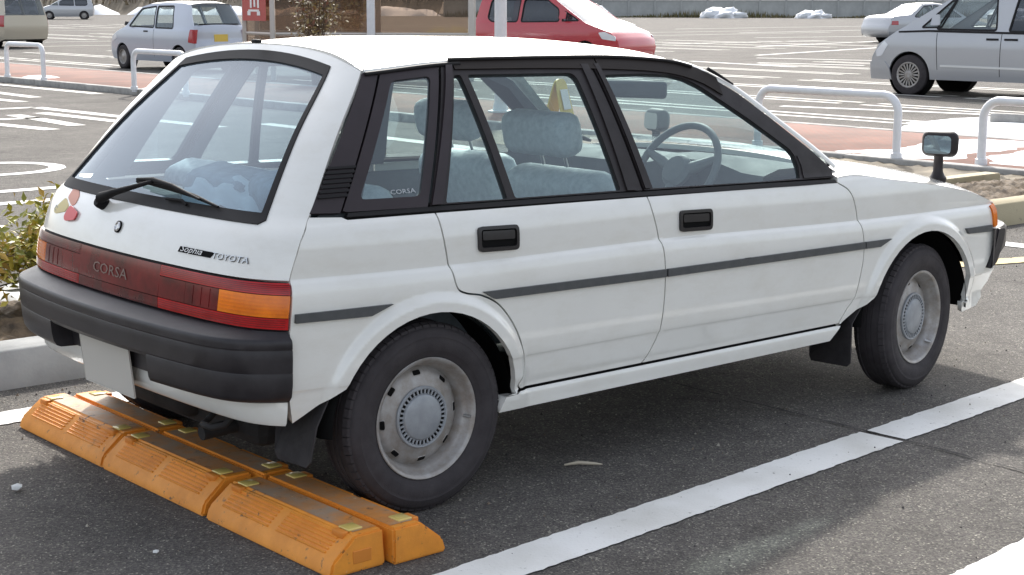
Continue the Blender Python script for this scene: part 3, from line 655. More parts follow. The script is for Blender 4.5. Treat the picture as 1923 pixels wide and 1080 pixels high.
# --------------------------------------------------- wheels
def make_wheel():
    wr = empty('wheel', parent=car)      # outer face towards -y, hub at origin
    y0 = -.0
    tp_ = [(.176, .060), (.200, .075), (.235, .078), (.262, .072), (.276, .058), (.2815, .040), (.283, .014), (.2795, .013), (.2795, .009), (.283, .008), (.283, -.008), (.2795, -.009), (.2795, -.013), (.283, -.014), (.2815, -.040), (.276, -.058), (.2715, -.064), (.2705, -.067), (.262, -.0725), (.2455, -.0775), (.244, -.0765), (.235, -.0785), (.205, -.0765), (.2035, -.0750), (.192, -.070), (.180, -.062), (.176, -.055)]
    t = lathe('tyre', tp_, TYRE, wr, 80, ang=50)
    V = []; F = []
    for side in (-1, 1):                 # shoulder tread blocks
        for k in range(64):
            a = 2*math.pi*(k+.5*(side > 0))/64; w = .012/.28
            k0 = len(V)
            for (r, y) in ((.283, .041), (.2862, .043), (.2800, .060), (.272, .063)):
                for da in (-w, w): V.append((r*math.cos(a+da), side*y, r*math.sin(a+da)))
            for j in range(3): F.append((k0+2*j, k0+2*j+1, k0+2*j+3, k0+2*j+2))
            F.append((k0, k0+2, k0+4, k0+6)); F.append((k0+1, k0+3, k0+5, k0+7))
    tb = mesh_obj('tread_blocks', V, F, TYRE, t, smooth=False); tag(tb, kind='stuff')
    rim = lathe('rim', [(.176, .05), (.176, -.055), (.181, -.064), (.184, -.067), (.182, -.0695), (.176, -.068), (.170, -.061), (.166, -.046), (.160, -.040), (.154, -.028), (.151, -.016), (.150, -.010), (.145, -.013), (.138, -.021), (.128, -.026), (.112, -.029), (.100, -.034), (.092, -.037), (.06, -.037), (.001, -.037)], RIM, wr, 72, ang=60)
    hub = lathe('hub_cap', [(.093, -.034), (.0935, -.043), (.091, -.046), (.086, -.0455), (.084, -.042), (.070, -.042), (.068, -.047), (.064, -.0495), (.02, -.0505), (.001, -.0505)], HUB, wr, 64, ang=40)
    V = []; F = []; V2 = []; F2 = []
    for k in range(36):                  # black plates painted as the shade in slots between the cap's ribs
        a = 2*math.pi*k/36; k0 = len(V)
        for r in (.072, .083):
            for da in (-.05, .05): V.append((r*math.cos(a+da), -.0425, r*math.sin(a+da)))
        F.append((k0, k0+1, k0+3, k0+2))
        a += math.pi/36; k0 = len(V2)
        for y in (-.042, -.0458):
            for r, da in ((.070, -.034), (.085, -.030), (.085, .030), (.070, .034)): V2.append((r*math.cos(a+da), y, r*math.sin(a+da)))
        F2 += [(k0+4, k0+5, k0+6, k0+7)]+[(k0+j, k0+(j+1) % 4, k0+4+(j+1) % 4, k0+4+j) for j in range(4)]
    tag(fixn(mesh_obj('cap_slot_shade', V, F, DARK, hub, smooth=False)), kind='stuff'); tag(fixn(mesh_obj('cap_ribs', V2, F2, HUB, hub, smooth=False)), kind='stuff')
    for k in range(8):
        a = 2*math.pi*(k+.34)/8; pr = rnd([(-.0135, -.0065), (.0135, -.0065), (.0135, .0065), (-.0135, .0065)], .0045, 3)
        er = Vector((math.cos(a), 0, math.sin(a))); et = Vector((-math.sin(a), 0, math.cos(a)))
        def pt(uu, vv, lift):
            r = .133+vv; y = -.0235+(vv*.72 if vv > 0 else vv*.42); return er*r+et*uu+Vector((0, y-lift, 0))
        V = [pt(uu, vv, .0022) for uu, vv in pr]; V += [pt(uu*1.22, vv*1.35, .0002) for uu, vv in pr]; n = len(pr)
        mesh_obj('vent_hole_shade', V[:n], [tuple(range(n))], DARK, wr, smooth=False)  # black plate on the disc, painted as the dark of an opening
        fixn(mesh_obj('vent_rim', V, [(j, (j+1) % n, n+(j+1) % n, n+j) for j in range(n)], RIM, wr))
    tube('valve_stem', [(.157, -.045, .012), (.164, -.066, .012)], [.0055, .004], METAL, wr, 8)
    return wr
wh = make_wheel()
ZW = .283
def place_wheel(wr, x, y, spin, steer=0.):
    wr.rotation_mode = 'XYZ'; wr.matrix_local = Matrix.Translation((x, y, ZW)) @ Matrix.Rotation(steer+(math.pi if y > 0 else 0), 4, 'Z') @ Matrix.Rotation(spin, 4, 'Y')
place_wheel(wh, 0, -.712, R(12))
for x, y, s, st in ((2.40, -.715, R(50), R(9)), (0, .712, R(80), 0), (2.40, .715, R(20), R(9))): place_wheel(copy_tree(wh, car), x, y, s, st)
# wheel housings
for cx, cz, r in ARCH:
    for sg in (1, -1):
        G = []
        for yy in (.772, .74, .50):
            G.append([(cx+(r+(.0 if yy > .77 else .02))*math.cos(a), sg*yy, cz+(r+(.0 if yy > .77 else .02))*math.sin(a)) for a in np.linspace(R(-1), R(180), 36)])
        G.append([(cx+.1*math.cos(a), sg*.49, cz+.1*math.sin(a)) for a in np.linspace(R(-1), R(180), 36)])
        fixn(grid_obj('wheel_housing', G, DARK, car))
# mud flaps
def flap(poly, y0, y1):
    for sg in (1, -1):
        n = len(poly); V = [(x, sg*y_, z if sg < 0 or x > 1 else max(z, .30)) for x, y_, z in poly]; V += [(x+.006, y_, z) for x, y_, z in V]
        fixn(mesh_obj('mud_flap', V, [tuple(range(n)), tuple(range(n, 2*n))]+[(j, (j+1) % n, n+(j+1) % n, n+j) for j in range(n)], FLAP, car, smooth=False))
flap([(-.325, .770, .425), (-.385, .772, .32), (-.408, .772, .222), (-.410, .755, .205), (-.412, .61, .20), (-.412, .595, .22), (-.395, .585, .36), (-.33, .60, .425)], 0, 0)
flap([(2.062, .785, .395), (1.985, .785, .310), (1.985, .785, .16), (1.985, .77, .145), (1.985, .60, .14), (1.985, .59, .16), (1.985, .59, .34), (2.05, .60, .395)], 0, 0)
# --------------------------------------------------- underbody
bm = bmesh.new(); add_box(bm, (1.2, 0, .30), (1.36, 1.40, .14), bev=.03); add_box(bm, (1.2, 0, .27), (3.2, .96, .16), bev=.04)
bm_obj('floor_pan', bm, UNDER, car)
box('rear_axle', (0, 0, .27), (.10, 1.1, .07), UNDER, car, .02)
tube('exhaust_pipe', [(.3, -.30, .24), (-.2, -.34, .235), (-.42, -.36, .245), (-.515, -.36, .240)], .022, UNDER, car, 12)
lathe('muffler', [(.01, -.24), (.07, -.235), (.075, -.2), (.075, .2), (.07, .235), (.01, .24)], UNDER, car, 24).location = (-.33, -.18, .27)
tube('tow_hook', [(-.48, -.52, .34), (-.53, -.52, .30), (-.56, -.50, .295), (-.56, -.45, .295), (-.53, -.43, .30), (-.48, -.43, .34)], .010, UNDER, car, 8)
box('spare_wheel_pan', (-.25, .15, .30), (.42, .60, .16), UNDER, car, .05)
# --------------------------------------------------- fender mirrors
def fmirror(x, y, z, sg):
    b = lathe('mirror_stalk', [(.034, -.012), (.036, .004), (.027, .014), (.020, .030), (.0185, .085), (.022, .095)], TRIM, car, 24, 'z'); b.location = (x, y, z)
    bm = bmesh.new(); add_box(bm, (0, 0, 0), (.075, .150, .104), bev=.030, seg=4)
    for v in bm.verts:
        k = 1-.30*max(0, v.co.x/.037); v.co.y *= k; v.co.z *= k
    h = bm_obj('mirror_housing', bm, TRIM, b, True, loc=(.012, 0, .140), rot=(0, R(3), R(15)*sg))
    bm = bmesh.new(); add_box(bm, (0, 0, 0), (.004, .112, .072), bev=.0019, seg=1); g = bm_obj('mirror_glass', bm, CHROME, b, loc=(-.0275, .010*-sg, .1385), rot=(0, R(3), R(15)*sg))
    pr = rnd([(-.056, -.036), (.056, -.036), (.056, .036), (-.056, .036)], .02, 5); n = len(pr)
    V = [(0, a, c) for a, c in pr]; g.data.clear_geometry(); g.data.from_pydata(V, [], [tuple(range(n))])
fmirror(2.715, -.625, .792, 1); fmirror(2.37, .63, .830, -1)
# --------------------------------------------------- interior
for mi in (False, True):      # inner door cards and pillar trims
    panel('door_card', [(-.36, .42), (-.34, .885), (.05, .88), (.9, .862), (1.86, .84), (1.95, .70), (1.93, .34), (.40, .34), (.36, .62), (-.2, .66)], SIDE, CARD, car, (), -.065, .0, .08, .08, (0, -1, 0), mi)
    panel('inner_pillar', [(-.04, 1.285), (-.33, .90), (-.19, .90), (.02, 1.285)], SIDE, INT, car, (), -.030, .0, .05, .05, (0, -1, 0), mi)
    panel('inner_pillar', [(.205, 1.29), (.03, .90), (.09, .90), (.25, 1.29)], SIDE, INT, car, (), -.030, .0, .05, .05, (0, -1, 0), mi)
    panel('inner_pillar', [(.78, 1.29), (.83, .88), (.94, .88), (.875, 1.29)], SIDE, INT, car, (), -.035, .0, .05, .05, (0, -1, 0), mi)
    panel('inner_pillar', [(1.23, 1.27), (1.32, 1.25), (1.50, 1.185), (1.68, 1.062), (1.90, .90), (1.84, .90), (1.66, 1.03), (1.49, 1.155), (1.25, 1.24)], SIDE, INT, car, (), -.028, .0, .05, .05, (0, -1, 0), mi)
def HEAD(x, s): z = _rz(x)-.022; return np.stack([x, s*(hw(x, z)-.02), z+_rc(x)*crown(s)], -1)
panel('headlining', [(-.06, -1), (1.24, -1), (1.24, 1), (-.06, 1)], HEAD, mat('headlining', (.38, .40, .41), .9), car, (), 0, 0, .1, .1, (0, 0, -1))
def soft(name, c, s, m, parent, bev, rot=None, seg=3):
    bm = bmesh.new(); add_box(bm, (0, 0, 0), s, bev=bev, seg=seg); o = bm_obj(name, bm, m, parent, True)
    o.matrix_local = Matrix.Translation(c) @ (rot.to_4x4() if rot else Matrix.Identity(4)); return o
tilt = lambda a: Matrix.Rotation(R(a), 3, 'Y')
for sg, xo in ((-1, .12), (1, .27)):
    y = sg*.35
    st = soft('front_seat', (1.10+xo, y, .52), (.52, .50, .16), SEATD, car, .05)
    b = soft('seat_back', (.825+xo, y, .715), (.15, .50, .44), SEAT, st, .06, tilt(-14)); b.matrix_parent_inverse = st.matrix_basis.inverted()
    h = soft('headrest', (.70+xo, y, 1.055), (.11, .34, .15), SEAT, st, .045, tilt(-12)); h.matrix_parent_inverse = st.matrix_basis.inverted()
    for dy in (-.06, .06):
        p_ = tube('headrest_post', [(.765+xo, y+dy, .94), (.725+xo, y+dy, 1.05)], .006, METAL, st, 8); p_.matrix_parent_inverse = st.matrix_basis.inverted()
bn = soft('rear_bench', (.28, 0, .50), (.50, 1.22, .18), SEATD, car, .05)
for y in (-.31, .31):
    b = soft('bench_back', (.02, y, .735), (.15, .60, .44), SEAT, bn, .05, tilt(-20)); b.matrix_parent_inverse = bn.matrix_basis.inverted()
box('parcel_shelf', (-.20, 0, .865), (.36, 1.20, .02), INT, car, .006)
box('luggage_floor', (-.2, 0, .50), (.55, 1.15, .03), INT, car)
# dashboard and steering wheel
G = []
for y in np.linspace(-.70, .70, 15):
    hump = .035*math.exp(-((y+.36)/.2)**4)
    G.append([(1.98, y, .885), (1.80, y, .905+hump*.4), (1.64, y, .905+hump), (1.56, y, .885+hump), (1.55, y, .80), (1.62, y, .62), (1.80, y, .45)])
fixn(grid_obj('dashboard', G, INT, car, ang=50))
sc = Vector((1.47, -.36, .885)); ax = Vector((-.86, 0, .51)); V, F = [], []
e1 = Vector((0, 1, 0)); e2 = ax.cross(e1).normalized()
ring = [sc+(e1*math.cos(a)+e2*math.sin(a))*.185 for a in np.linspace(0, 2*math.pi, 41)]
sw = tube('steering_wheel', ring, .014, mat('steering wheel', (.13, .14, .15), .6), car, 8, False)
for a in (R(20), R(160), R(270)): tube('spoke', [sc-ax*.02, sc+(e1*math.cos(a)+e2*math.sin(a)*-1)*.18], [.03, .014], MATS['steering wheel'], sw, 8)
lathe('horn_pad', [(.001, .02), (.05, .018), (.065, 0), (.06, -.02)], MATS['steering wheel'], sw, 20, 'z').matrix_local = Matrix.Translation(sc) @ ax.to_track_quat('Z', 'Y').to_matrix().to_4x4()
tube('steering_column', [sc-ax*.02, sc-ax*.25], .04, INT, sw, 12)
soft('rear_view_mirror', (1.55, -.06, 1.165), (.03, .26, .066), INT, car, .014, Matrix.Rotation(R(20), 3, 'Z'))
for o_ in ()  : pass
for y in (-.30, .30): soft('sun_visor', (1.26, y, 1.268), (.13, .36, .018), mat('sun visor', (.20, .21, .22), .9), car, .008, tilt(28))
# things lying inside: cushions on the parcel shelf
for nm, c, s, rz, lab in (('cushion', (-.22, -.08, .925), (.20, .30, .10), 8, 'pale blue cushion on the rear shelf, nearer the middle of the rear window'), ('cushion', (-.20, -.42, .930), (.24, .28, .12), -14, 'pale blue patterned cushion on the rear shelf behind the small quarter window')):
    bm = bmesh.new(); add_box(bm, (0, 0, 0), s, bev=.045, seg=4)
    for v in bm.verts: v.co += Vector((random.uniform(-1, 1), random.uniform(-1, 1), random.uniform(-1, 1)))*.006
    o = bm_obj(nm, bm, CUSH, None, True, loc=c, rot=(R(4), R(-8), R(rz))); tag(o, lab, 'cushion', 'cushions on the rear shelf')
bm = bmesh.new(); bmesh.ops.create_grid(bm, x_segments=16, y_segments=14, size=.5)
for v in bm.verts:
    x, y = v.co.x, v.co.y; v.co = Vector((x*.20, y*.34, .03*math.sin(x*5+y*3)+.015*math.sin(y*17)+.01*math.sin(x*23)))
o = bm_obj('folded_cloth', bm, mat('cloth pale', (.62, .68, .70), .9), None, True, loc=(-.315, -.22, .905), rot=(0, R(-16), R(5)))
tag(o, 'crumpled pale cloth lying in front of the cushions behind the rear window', 'cloth')
# ================================================================== GROUND AND MARKINGS
def sheet(name, poly, z, m, kind='structure', parent=None):
    o = mesh_obj(name, [(x, y, z) for x, y in poly], [tuple(range(len(poly)))], m, parent, smooth=False)
    if area2(poly) < 0: o.data.flip_normals()
    if kind and not parent: tag(o, kind=kind)
    return o
sheet('ground', [(-300, -300), (600, -300), (600, 600), (-300, 600)], 0, MATS['asphalt'])
LINE = worn_paint('line paint', (.76, .76, .74), .425, 34); LINE2 = worn_paint('line paint faded', (.66, .65, .61), .42, 20)
def line(a, b, wd, m=LINE, z=.004, wob=.0035):
    a = np.array(a, float); b = np.array(b, float); dd = (b-a)/np.linalg.norm(b-a); n = np.array((-dd[1], dd[0])); k = max(2, int(np.linalg.norm(b-a)/.025)) if wob else 2; k = min(k, 260)
    L_ = [a+(b-a)*t+n*(wd/2+random.uniform(-1, 1)*wob) for t in np.linspace(0, 1, k)]; R_ = [a+(b-a)*t-n*(wd/2+random.uniform(-1, 1)*wob) for t in np.linspace(1, 0, k)]
    return sheet('painted_line', [tuple(p) for p in R_[::-1]]+[tuple(p) for p in L_[::-1]], z, m)
# bay lines beside the car (broken by a joint in the asphalt)
def lpt(x): return (x, -1.285+.081*x)
line((-3.2, -1.285-.081*3.2), lpt(1.705), .175); line(lpt(1.735), lpt(9.0), .165)
line((.40, -2.215), (6.5, -1.66), .165)
line((-3.5, .95), (1.6, 1.115), .17)
CRK = mat('crack filler', (.022, .021, .021), .9)
def crack(pts, wd):
    P = dens(pts, .05, False); a = [(x+random.uniform(-1, 1)*.006+wd*random.uniform(.3, 1)/2, y) for x, y in P]; b = [(x-wd*random.uniform(.3, 1)/2, y) for x, y in P]
    return sheet('pavement_joint', a+b[::-1], .0062, CRK)
crack([(1.72, .6), (1.716, -.5), (1.722, -1.06), (1.728, -1.20), (1.712, -1.75), (1.73, -4)], .012)
# pale U-shaped bay lines and lettering on the aisle left of the car
def uline(x0, x1, y0, y1, wd, n=10):
    """double line closed by a round end at x1"""
    r = (y1-y0)/2; cy = (y0+y1)/2; pth = [(x0, y0)]+[(x1+r*math.sin(a), cy-r*math.cos(a)) for a in np.linspace(0, math.pi, n)]+[(x0, y1)]
    A = inset_open(pth, wd/2); B = inset_open(pth, -wd/2); return sheet('painted_line', A+B[::-1], .004, LINE)
def inset_open(p, dd):
    p = [np.array(q, float) for q in p]; out = []
    for i in range(len(p)):
        t = p[min(i+1, len(p)-1)]-p[max(i-1, 0)]; t /= np.linalg.norm(t); out.append(tuple(p[i]+np.array((-t[1], t[0]))*dd))
    return out
uline(-4, 2.95, 8.90, 9.95, .15)
line((-4, 7.72), (3.4, 7.72), .16); line((-4, 6.98), (3.1, 6.98), .16); line((-2, 12.2), (2.4, 12.2), .15)
for a, b in (((5.6, 17.02), (6.68, 17.02)), ((6.68, 17.02), (6.9, 12.3)), ((5.84, 15.8), (5.70, 13.6)), ((6.28, 15.95), (6.38, 13.9)), ((5.0, 14.6), (5.2, 13.2)), ((6.9, 21.), (7.05, 18.3)), ((8.72, 24.5), (8.85, 19.5)), ((7.75, 21.5), (7.66, 19.2)), ((4.6, 15.2), (5.9, 15.1)), ((7.6, 12.5), (7.5, 6.0))): line(a, b, .22, LINE2, .004, .01)
# rows of bays beyond the brick island: lines run away from the camera's left to right
for k in range(15):
    x = 13.85+k*2.55
    for dx in (0, .42):
        for (y0, y1) in ((5.0, 10.2), (10.5, 15.6), (16.5, 21.5), (29.2, 34.2), (34.5, 39.5), (51.5, 56.5), (57, 62), (75, 80), (81, 86)):
            if y0 > 28 and k > 11: continue
            line((x+dx, y0+random.uniform(-.15, .15)), (x+dx+random.uniform(-.06, .06), y1), .15, LINE2, .004, 0)
for y in (44.5, 49.2, 68., 73.): line((11.8, y), (60, y+1), .16, LINE2, .0042, 0)
for a, b in (((15.2, 10.73), (16.4, 6.6)), ((31.6, 25.5), (43, 28.8)), ((38, 31.1), (50, 34)), ((37.8, 35.2), (47, 35.4)), ((26.9, 23.6), (26.2, 19.6)), ((30, 24.1), (31.2, 20.4)), ((27.5, 21.9), (28.2, 19.2)), ((44, 36.3), (46.4, 31.2)), ((48, 39.9), (56, 38.5)), ((22., 27.), (31., 29.)), ((55, 47), (70, 49)), ((60, 56), (82, 57)), ((58, 42), (75, 44))): line(a, b, .20, LINE, .0045, 0)
# ------------------------------------------------------------------ brick island
BR = brick_mat('brick paving', (.215, .080, .054), (.18, .068, .048), (.15, .115, .09), 5.)
KERB = mat('kerb concrete', (.36, .35, .33), .85, var=.3, vscale=8, bump=.3, bscale=120)
isl = empty('brick_island', (10.7, 15, 0)); tag(isl, kind='structure')
def box_c(name, x0, x1, y0, y1, z0, z1, m, parent=None, bev=.012): return box(name, ((x0+x1)/2, (y0+y1)/2, (z0+z1)/2), (x1-x0, y1-y0, z1-z0), m, parent, bev, 2)
def isl_part(o): o.parent = isl; o.matrix_parent_inverse = Matrix.Translation((-10.7, -15, 0)); return o
isl_part(box_c('paving', 9.32, 11.82, -3, 60, -.05, .095, BR, None, .004))
for k in range(64):
    y = -3+k*.985
    for x in (9.16, 11.83): isl_part(box_c('kerb_stone', x, x+.15, y, y+.975, -.05, .10, KERB, None, .015))
# ------------------------------------------------------------------ planting bed left of the car
bed = empty('planting_bed', (1.5, 1.5, 0)); tag(bed, kind='structure')
SOIL = mat('bed soil', (.15, .105, .062), .95, var=.5, vscale=14, bump=1., bscale=60, col2=(.055, .04, .027))
def bpart(o): o.parent = bed; o.matrix_parent_inverse = Matrix.Translation((-1.5, -1.5, 0)); return o
KB = mat('bed kerb concrete', (.34, .345, .34), .8, var=.22, vscale=5, bump=.25, bscale=90)
kd = R(8.0)
def kstone(x, L_, y0, nm='kerb_stone', far=False):
    bm = bmesh.new(); hh = .165; dp = .20
    P = [(0, 0), (dp, 0), (dp, hh), (.055, hh), (.030, hh-.02)]; V0 = [bm.verts.new((0, a, b)) for a, b in P]; V1 = [bm.verts.new((L_-.008, a, b)) for a, b in P]
    bm.faces.new(V0); bm.faces.new(V1[::-1])
    for i in range(5): bm.faces.new((V0[i], V1[i], V1[(i+1) % 5], V0[(i+1) % 5]))
    bmesh.ops.bevel(bm, geom=[e for e in bm.edges], offset=.008, segments=2, affect='EDGES')
    o = bm_obj(nm, bm, KB, None, True, angle=R(40)); o.matrix_basis = Matrix.Translation((x, y0, -.01)) @ Matrix.Rotation(kd*0+(math.pi if far else 0), 4, 'Z'); return o
YK = worn_paint('yellow kerb paint', (.40, .345, .23), .44, 12)
for k in range(12):
    x = -3.6+k*1.0
    for o in (kstone(x, 1.0, 1.455+.02*max(0, (x+.4))), kstone(x+1.0, 1.0, 2.92, far=True)):
        bpart(o)
        if k > 7: o.data.materials[0] = YK
G = []
for x in np.linspace(-3.6, 8.3, 420):
    ya = 1.455+.02*max(0, x+.4)+.19
    G.append([(x, y, .088+.050*math.sin((y-ya)/(2.78-ya)*math.pi)+.012*math.sin(x*9.1+y*7)+.008*math.sin(x*23+y*17.)+random.uniform(-.014, .014)) for y in np.linspace(ya, 2.78, 44)])
so = grid_obj('bed_soil', G, SOIL); fixn(so); so.parent = None; bpart(so)
# far end kerb with a worn yellow top, ahead of the car
DIRT = mat('verge dirt', (.20, .165, .11), .95, var=.6, vscale=2.2, bump=.8, bscale=25, col2=(.075, .062, .045))
G = [[(x+.12*math.sin(y*2.3+x*9)*(x in (8.15, 8.3)), y, z+random.uniform(0, .02)*(z > .01)) for x, z in ((8.15, .004), (8.3, .012), (8.6, .035), (8.9, .04), (9.158, .05))] for y in np.linspace(-5, 9.5, 200)]
o = fixn(grid_obj('dirt_verge', G, DIRT)); tag(o, kind='structure')
line((5.9, 1.9), (6.6, -3.5), .16, LINE, .004); line((4.6, 1.0), (9.0, -.4), .16, worn_paint('yellow line paint', (.62, .50, .26), .40, 20), .0048)
line((6.2, .4), (9.0, -.9), .12, LINE, .0044)
# ------------------------------------------------------------------ wheel stops: six orange blocks in two rows
def scuffed(name, base, base2, dust, lo, hi, grime=(.06, .045, .035)):
    m = mat(name, base, .5, var=.25, vscale=9, bump=.15, bscale=300, col2=base2); t = m.node_tree; N = t.nodes; L = t.links; b = N['Principled BSDF']; src = b.inputs['Base Color'].links[0].from_socket
    ge = N.new('ShaderNodeNewGeometry'); prev = src
    for n in [n for n in N if n.type == 'TEX_NOISE']: L.new(ge.outputs['Position'], n.inputs['Vector'])
    for sc, a, c, col, st in ((5., lo, hi, dust, .85), (26., .60, .68, grime, .8), (70., .66, .70, (.75, .55, .30), .7)):
        n = N.new('ShaderNodeTexNoise'); n.inputs['Scale'].default_value = sc; n.inputs['Detail'].default_value = 8; n.inputs['Roughness'].default_value = .68; L.new(ge.outputs['Position'], n.inputs['Vector'])
        r = N.new('ShaderNodeValToRGB'); e = r.color_ramp.elements; e[0].position = a; e[1].position = c; e[0].color = (0, 0, 0, 1); e[1].color = (st, st, st, 1); L.new(n.outputs[0], r.inputs[0])
        mx = N.new('ShaderNodeMix'); mx.data_type = 'RGBA'; L.new(r.outputs[0], mx.inputs[0]); L.new(prev, mx.inputs[6]); mx.inputs[7].default_value = (*col, 1); prev = mx.outputs[2]
    L.new(prev, b.inputs['Base Color']); return m
ORG = scuffed('wheel stop orange', (.86, .32, .03), (.70, .25, .026), (.50, .27, .11), .60, .85)
DUST = scuffed('dusty worn top', (.60, .235, .05), (.40, .19, .07), (.34, .27, .20), .42, .58)
REFL = mat('reflector yellow', (.66, .50, .14), .3, coat=.5)
def stop_block(rowback):
    """local: x across (0 = front foot), y along 0..L, sloping front with ribs"""
    Lb = .648; root = empty('wheel_stop')
    hgt = .102; X = (.0, .012, .088, .178, .182); Z = (0., .040, hgt, hgt, 0.)
    e = .045                                               # ends lean inwards
    bm = bmesh.new()
    def ring(y0, lean):
        return [bm.verts.new((x, y0+lean*z/hgt*e, z)) for x, z in zip(X, Z)]
    A = ring(0, 0 if rowback < 0 else .12); B = ring(Lb, -.12)
    bm.faces.new(A); bm.faces.new(B[::-1])
    for i in range(5): bm.faces.new((A[i], B[i], B[(i+1) % 5], A[(i+1) % 5]))
    bmesh.ops.bevel(bm, geom=[x for x in bm.edges], offset=.007, segments=2, affect='EDGES')
    bm_obj('body', bm, ORG, root, True, angle=R(35))
    sl = Vector((.076, 0, .062)); sl.normalize(); nn = Vector((-sl.z, 0, sl.x)); base = Vector((.012, 0, .040))
    for half in (0, 1):
        for k in range(6):
            c = base+sl*(.020+k*.0125)+Vector((0, .055+half*.285+.127, 0))
            bm = bmesh.new(); add_box(bm, (0, 0, 0), (.0062, .245, .0085), bev=.0022, seg=1)
            for v in bm.verts: v.co = c+sl*v.co.x+Vector((0, v.co.y, 0))+nn*(v.co.z+.0005)
            bm_obj('grip_rib', bm, ORG, root)
    V = [(.095, .03, hgt+.0012), (.172, .03, hgt+.0012), (.172, Lb-.03, hgt+.0012), (.095, Lb-.03, hgt+.0012)]
    mesh_obj('worn_top', V, [(0, 1, 2, 3)], DUST, root, smooth=False)
    for y in (.065, Lb-.065):
        bm = bmesh.new(); add_box(bm, (0, 0, 0), (.046, .050, .007), bev=.003, seg=2); bm_obj('reflector', bm, REFL, root, True, loc=(.112, y, hgt+.002))
        bm = bmesh.new(); add_box(bm, (0, 0, 0), (.022, .050, .02), bev=.004, seg=2); bm_obj('bolt_pocket_shade', bm, mat('wheel stop recess shade', (.66, .22, .025), .6), root, True, loc=(.078, y, hgt-.008))  # orange darkened to paint the shade of a notch
    for s_, y in ((-1, .0), (1, Lb)):
        bm = bmesh.new(); add_box(bm, (0, 0, 0), (.060, .004, .036), bev=.0018, seg=1); bm_obj('end_recess_shade', bm, MATS['wheel stop recess shade'], root, loc=(.105, y-s_*(.002 if s_ < 0 else .010), .042))  # same orange in truth, darkened as shade in the embossing
    return root
proto = stop_block(1); labs = [('orange wheel stop with bare end nearest the camera, front row', 0, 0), ('middle orange wheel stop of the front row behind the rear bumper', 0, 1), ('far left orange wheel stop of the front row, dusty grey on top', 0, 2),
    ('orange wheel stop touching the rear tyre, back row', 1, 0), ('middle orange wheel stop of the back row under the exhaust', 1, 1), ('far left orange wheel stop of the back row under the licence plate', 1, 2)]
for i, (lb_, row, k) in enumerate(labs):
    o = proto if i == 0 else copy_tree(proto)
    if row == 0: o.location = (-.548, -1.075+k*.652+(.02 if k else 0), 0); o.rotation_euler[2] = R(random.uniform(-.4, .4))
    else:
        o.location = (-.176, -1.095+k*.652+.648, 0); o.rotation_euler[2] = math.pi+R(random.uniform(-.5, .5))
    tag(o, lb_, 'wheel stop', 'orange wheel stops in two rows')
# litter on the asphalt
def scrap(name, x, y, s, m, lab, cat, flat=.3, n=7):
    bm = bmesh.new(); bmesh.ops.create_icosphere(bm, subdivisions=1, radius=s)
    for v in bm.verts: v.co = Vector((v.co.x*random.uniform(.6, 1.3), v.co.y*random.uniform(.6, 1.3), max(-s*flat, v.co.z*flat)))
    o = bm_obj(name, bm, m, loc=(x, y, s*flat+.002)); tag(o, lab, cat); return o
PAPER = mat('litter white', (.68, .68, .66), .8)
scrap('crumpled_paper', -.855, .185, .020, PAPER, 'small crumpled scrap of white paper on the asphalt behind the wheel stops', 'litter', .6)
scrap('paper_crumb', -.80, -.60, .010, PAPER, 'tiny pale crumb of litter close to the front row of wheel stops', 'litter', .5)
scrap('paper_crumb', -1.16, -.88, .011, PAPER, 'tiny white crumb of litter at the bottom edge, left of the wheel stops', 'litter', .5)
tube('dry_twig', [(.62, -.70, .006), (.66, -.725, .012), (.70, -.755, .008), (.72, -.775, .006)], [.003, .006, .005, .002], mat('twig pale', (.52, .46, .36), .8), None, 6)
tag(bpy.data.objects['dry_twig'], 'short pale twig lying in the shade beside the rear door', 'twig')

# loose grit on the asphalt round the car
GRT = [mat('grit pale', (.42, .39, .33), .9), mat('grit brown', (.20, .16, .12), .9), mat('grit dark', (.06, .055, .055), .9)]
V, F, MI = [], [], []
for k in range(5200):
    x = random.uniform(-2.2, 8.0); y = random.uniform(-3.4, 1.4) if random.random() < .85 else random.uniform(1.2, 1.45); s_ = min(.011, .0016+random.expovariate(1/.0016)); a0 = random.uniform(0, 6.3); k0 = len(V)
    V += [(x+s_*math.cos(a0+j*2.1)*random.uniform(.6, 1.2), y+s_*math.sin(a0+j*2.1)*random.uniform(.6, 1.2), .0005) for j in range(3)]+[(x, y, s_*random.uniform(.7, 1.2)+.002)]
    F += [(k0, k0+1, k0+3), (k0+1, k0+2, k0+3), (k0+2, k0, k0+3)]; m_ = random.choice((0, 0, 1, 2)); MI += [m_]*3
o = mesh_obj('loose_grit', V, F, None, None, False)
for m_ in GRT: o.data.materials.append(m_)
o.data.polygons.foreach_set('material_index', MI); fixn(o); tag(o, 'loose grit scattered over the asphalt around the white hatchback', 'grit', kind='stuff')
# ================================================================== STREET FURNITURE
WPT = mat('white painted steel', (.74, .75, .77), .35, var=.1, vscale=9)
def hoop(x, y0, y1, hgt, r, lab):
    rr = .16; pth = [(x, y0, .06), (x, y0, hgt-rr)]+[(x, y0+rr*(1-math.cos(a)), hgt-rr+rr*math.sin(a)) for a in np.linspace(.2, math.pi/2, 7)]+[(x, y1-rr*(1-math.cos(a)), hgt-rr+rr*math.sin(a)) for a in np.linspace(math.pi/2, .2, 7)]+[(x, y1, hgt-rr), (x, y1, .06)]
    root = empty('hoop_barrier', (x, (y0+y1)/2, .095)); tag(root, lab, 'barrier', 'white hoop barriers along the brick island')
    o = tube('rail', [(0, p[1]-(y0+y1)/2, p[2]-.095) for p in pth], r, WPT, root, 14)
    for y in (y0, y1): lathe('foot_collar', [(r+.001, .05), (r+.014, .045), (r+.016, .0), (r+.016, -.01)], WPT, root, 16, 'z', loc=(0, y-(y0+y1)/2, .005))
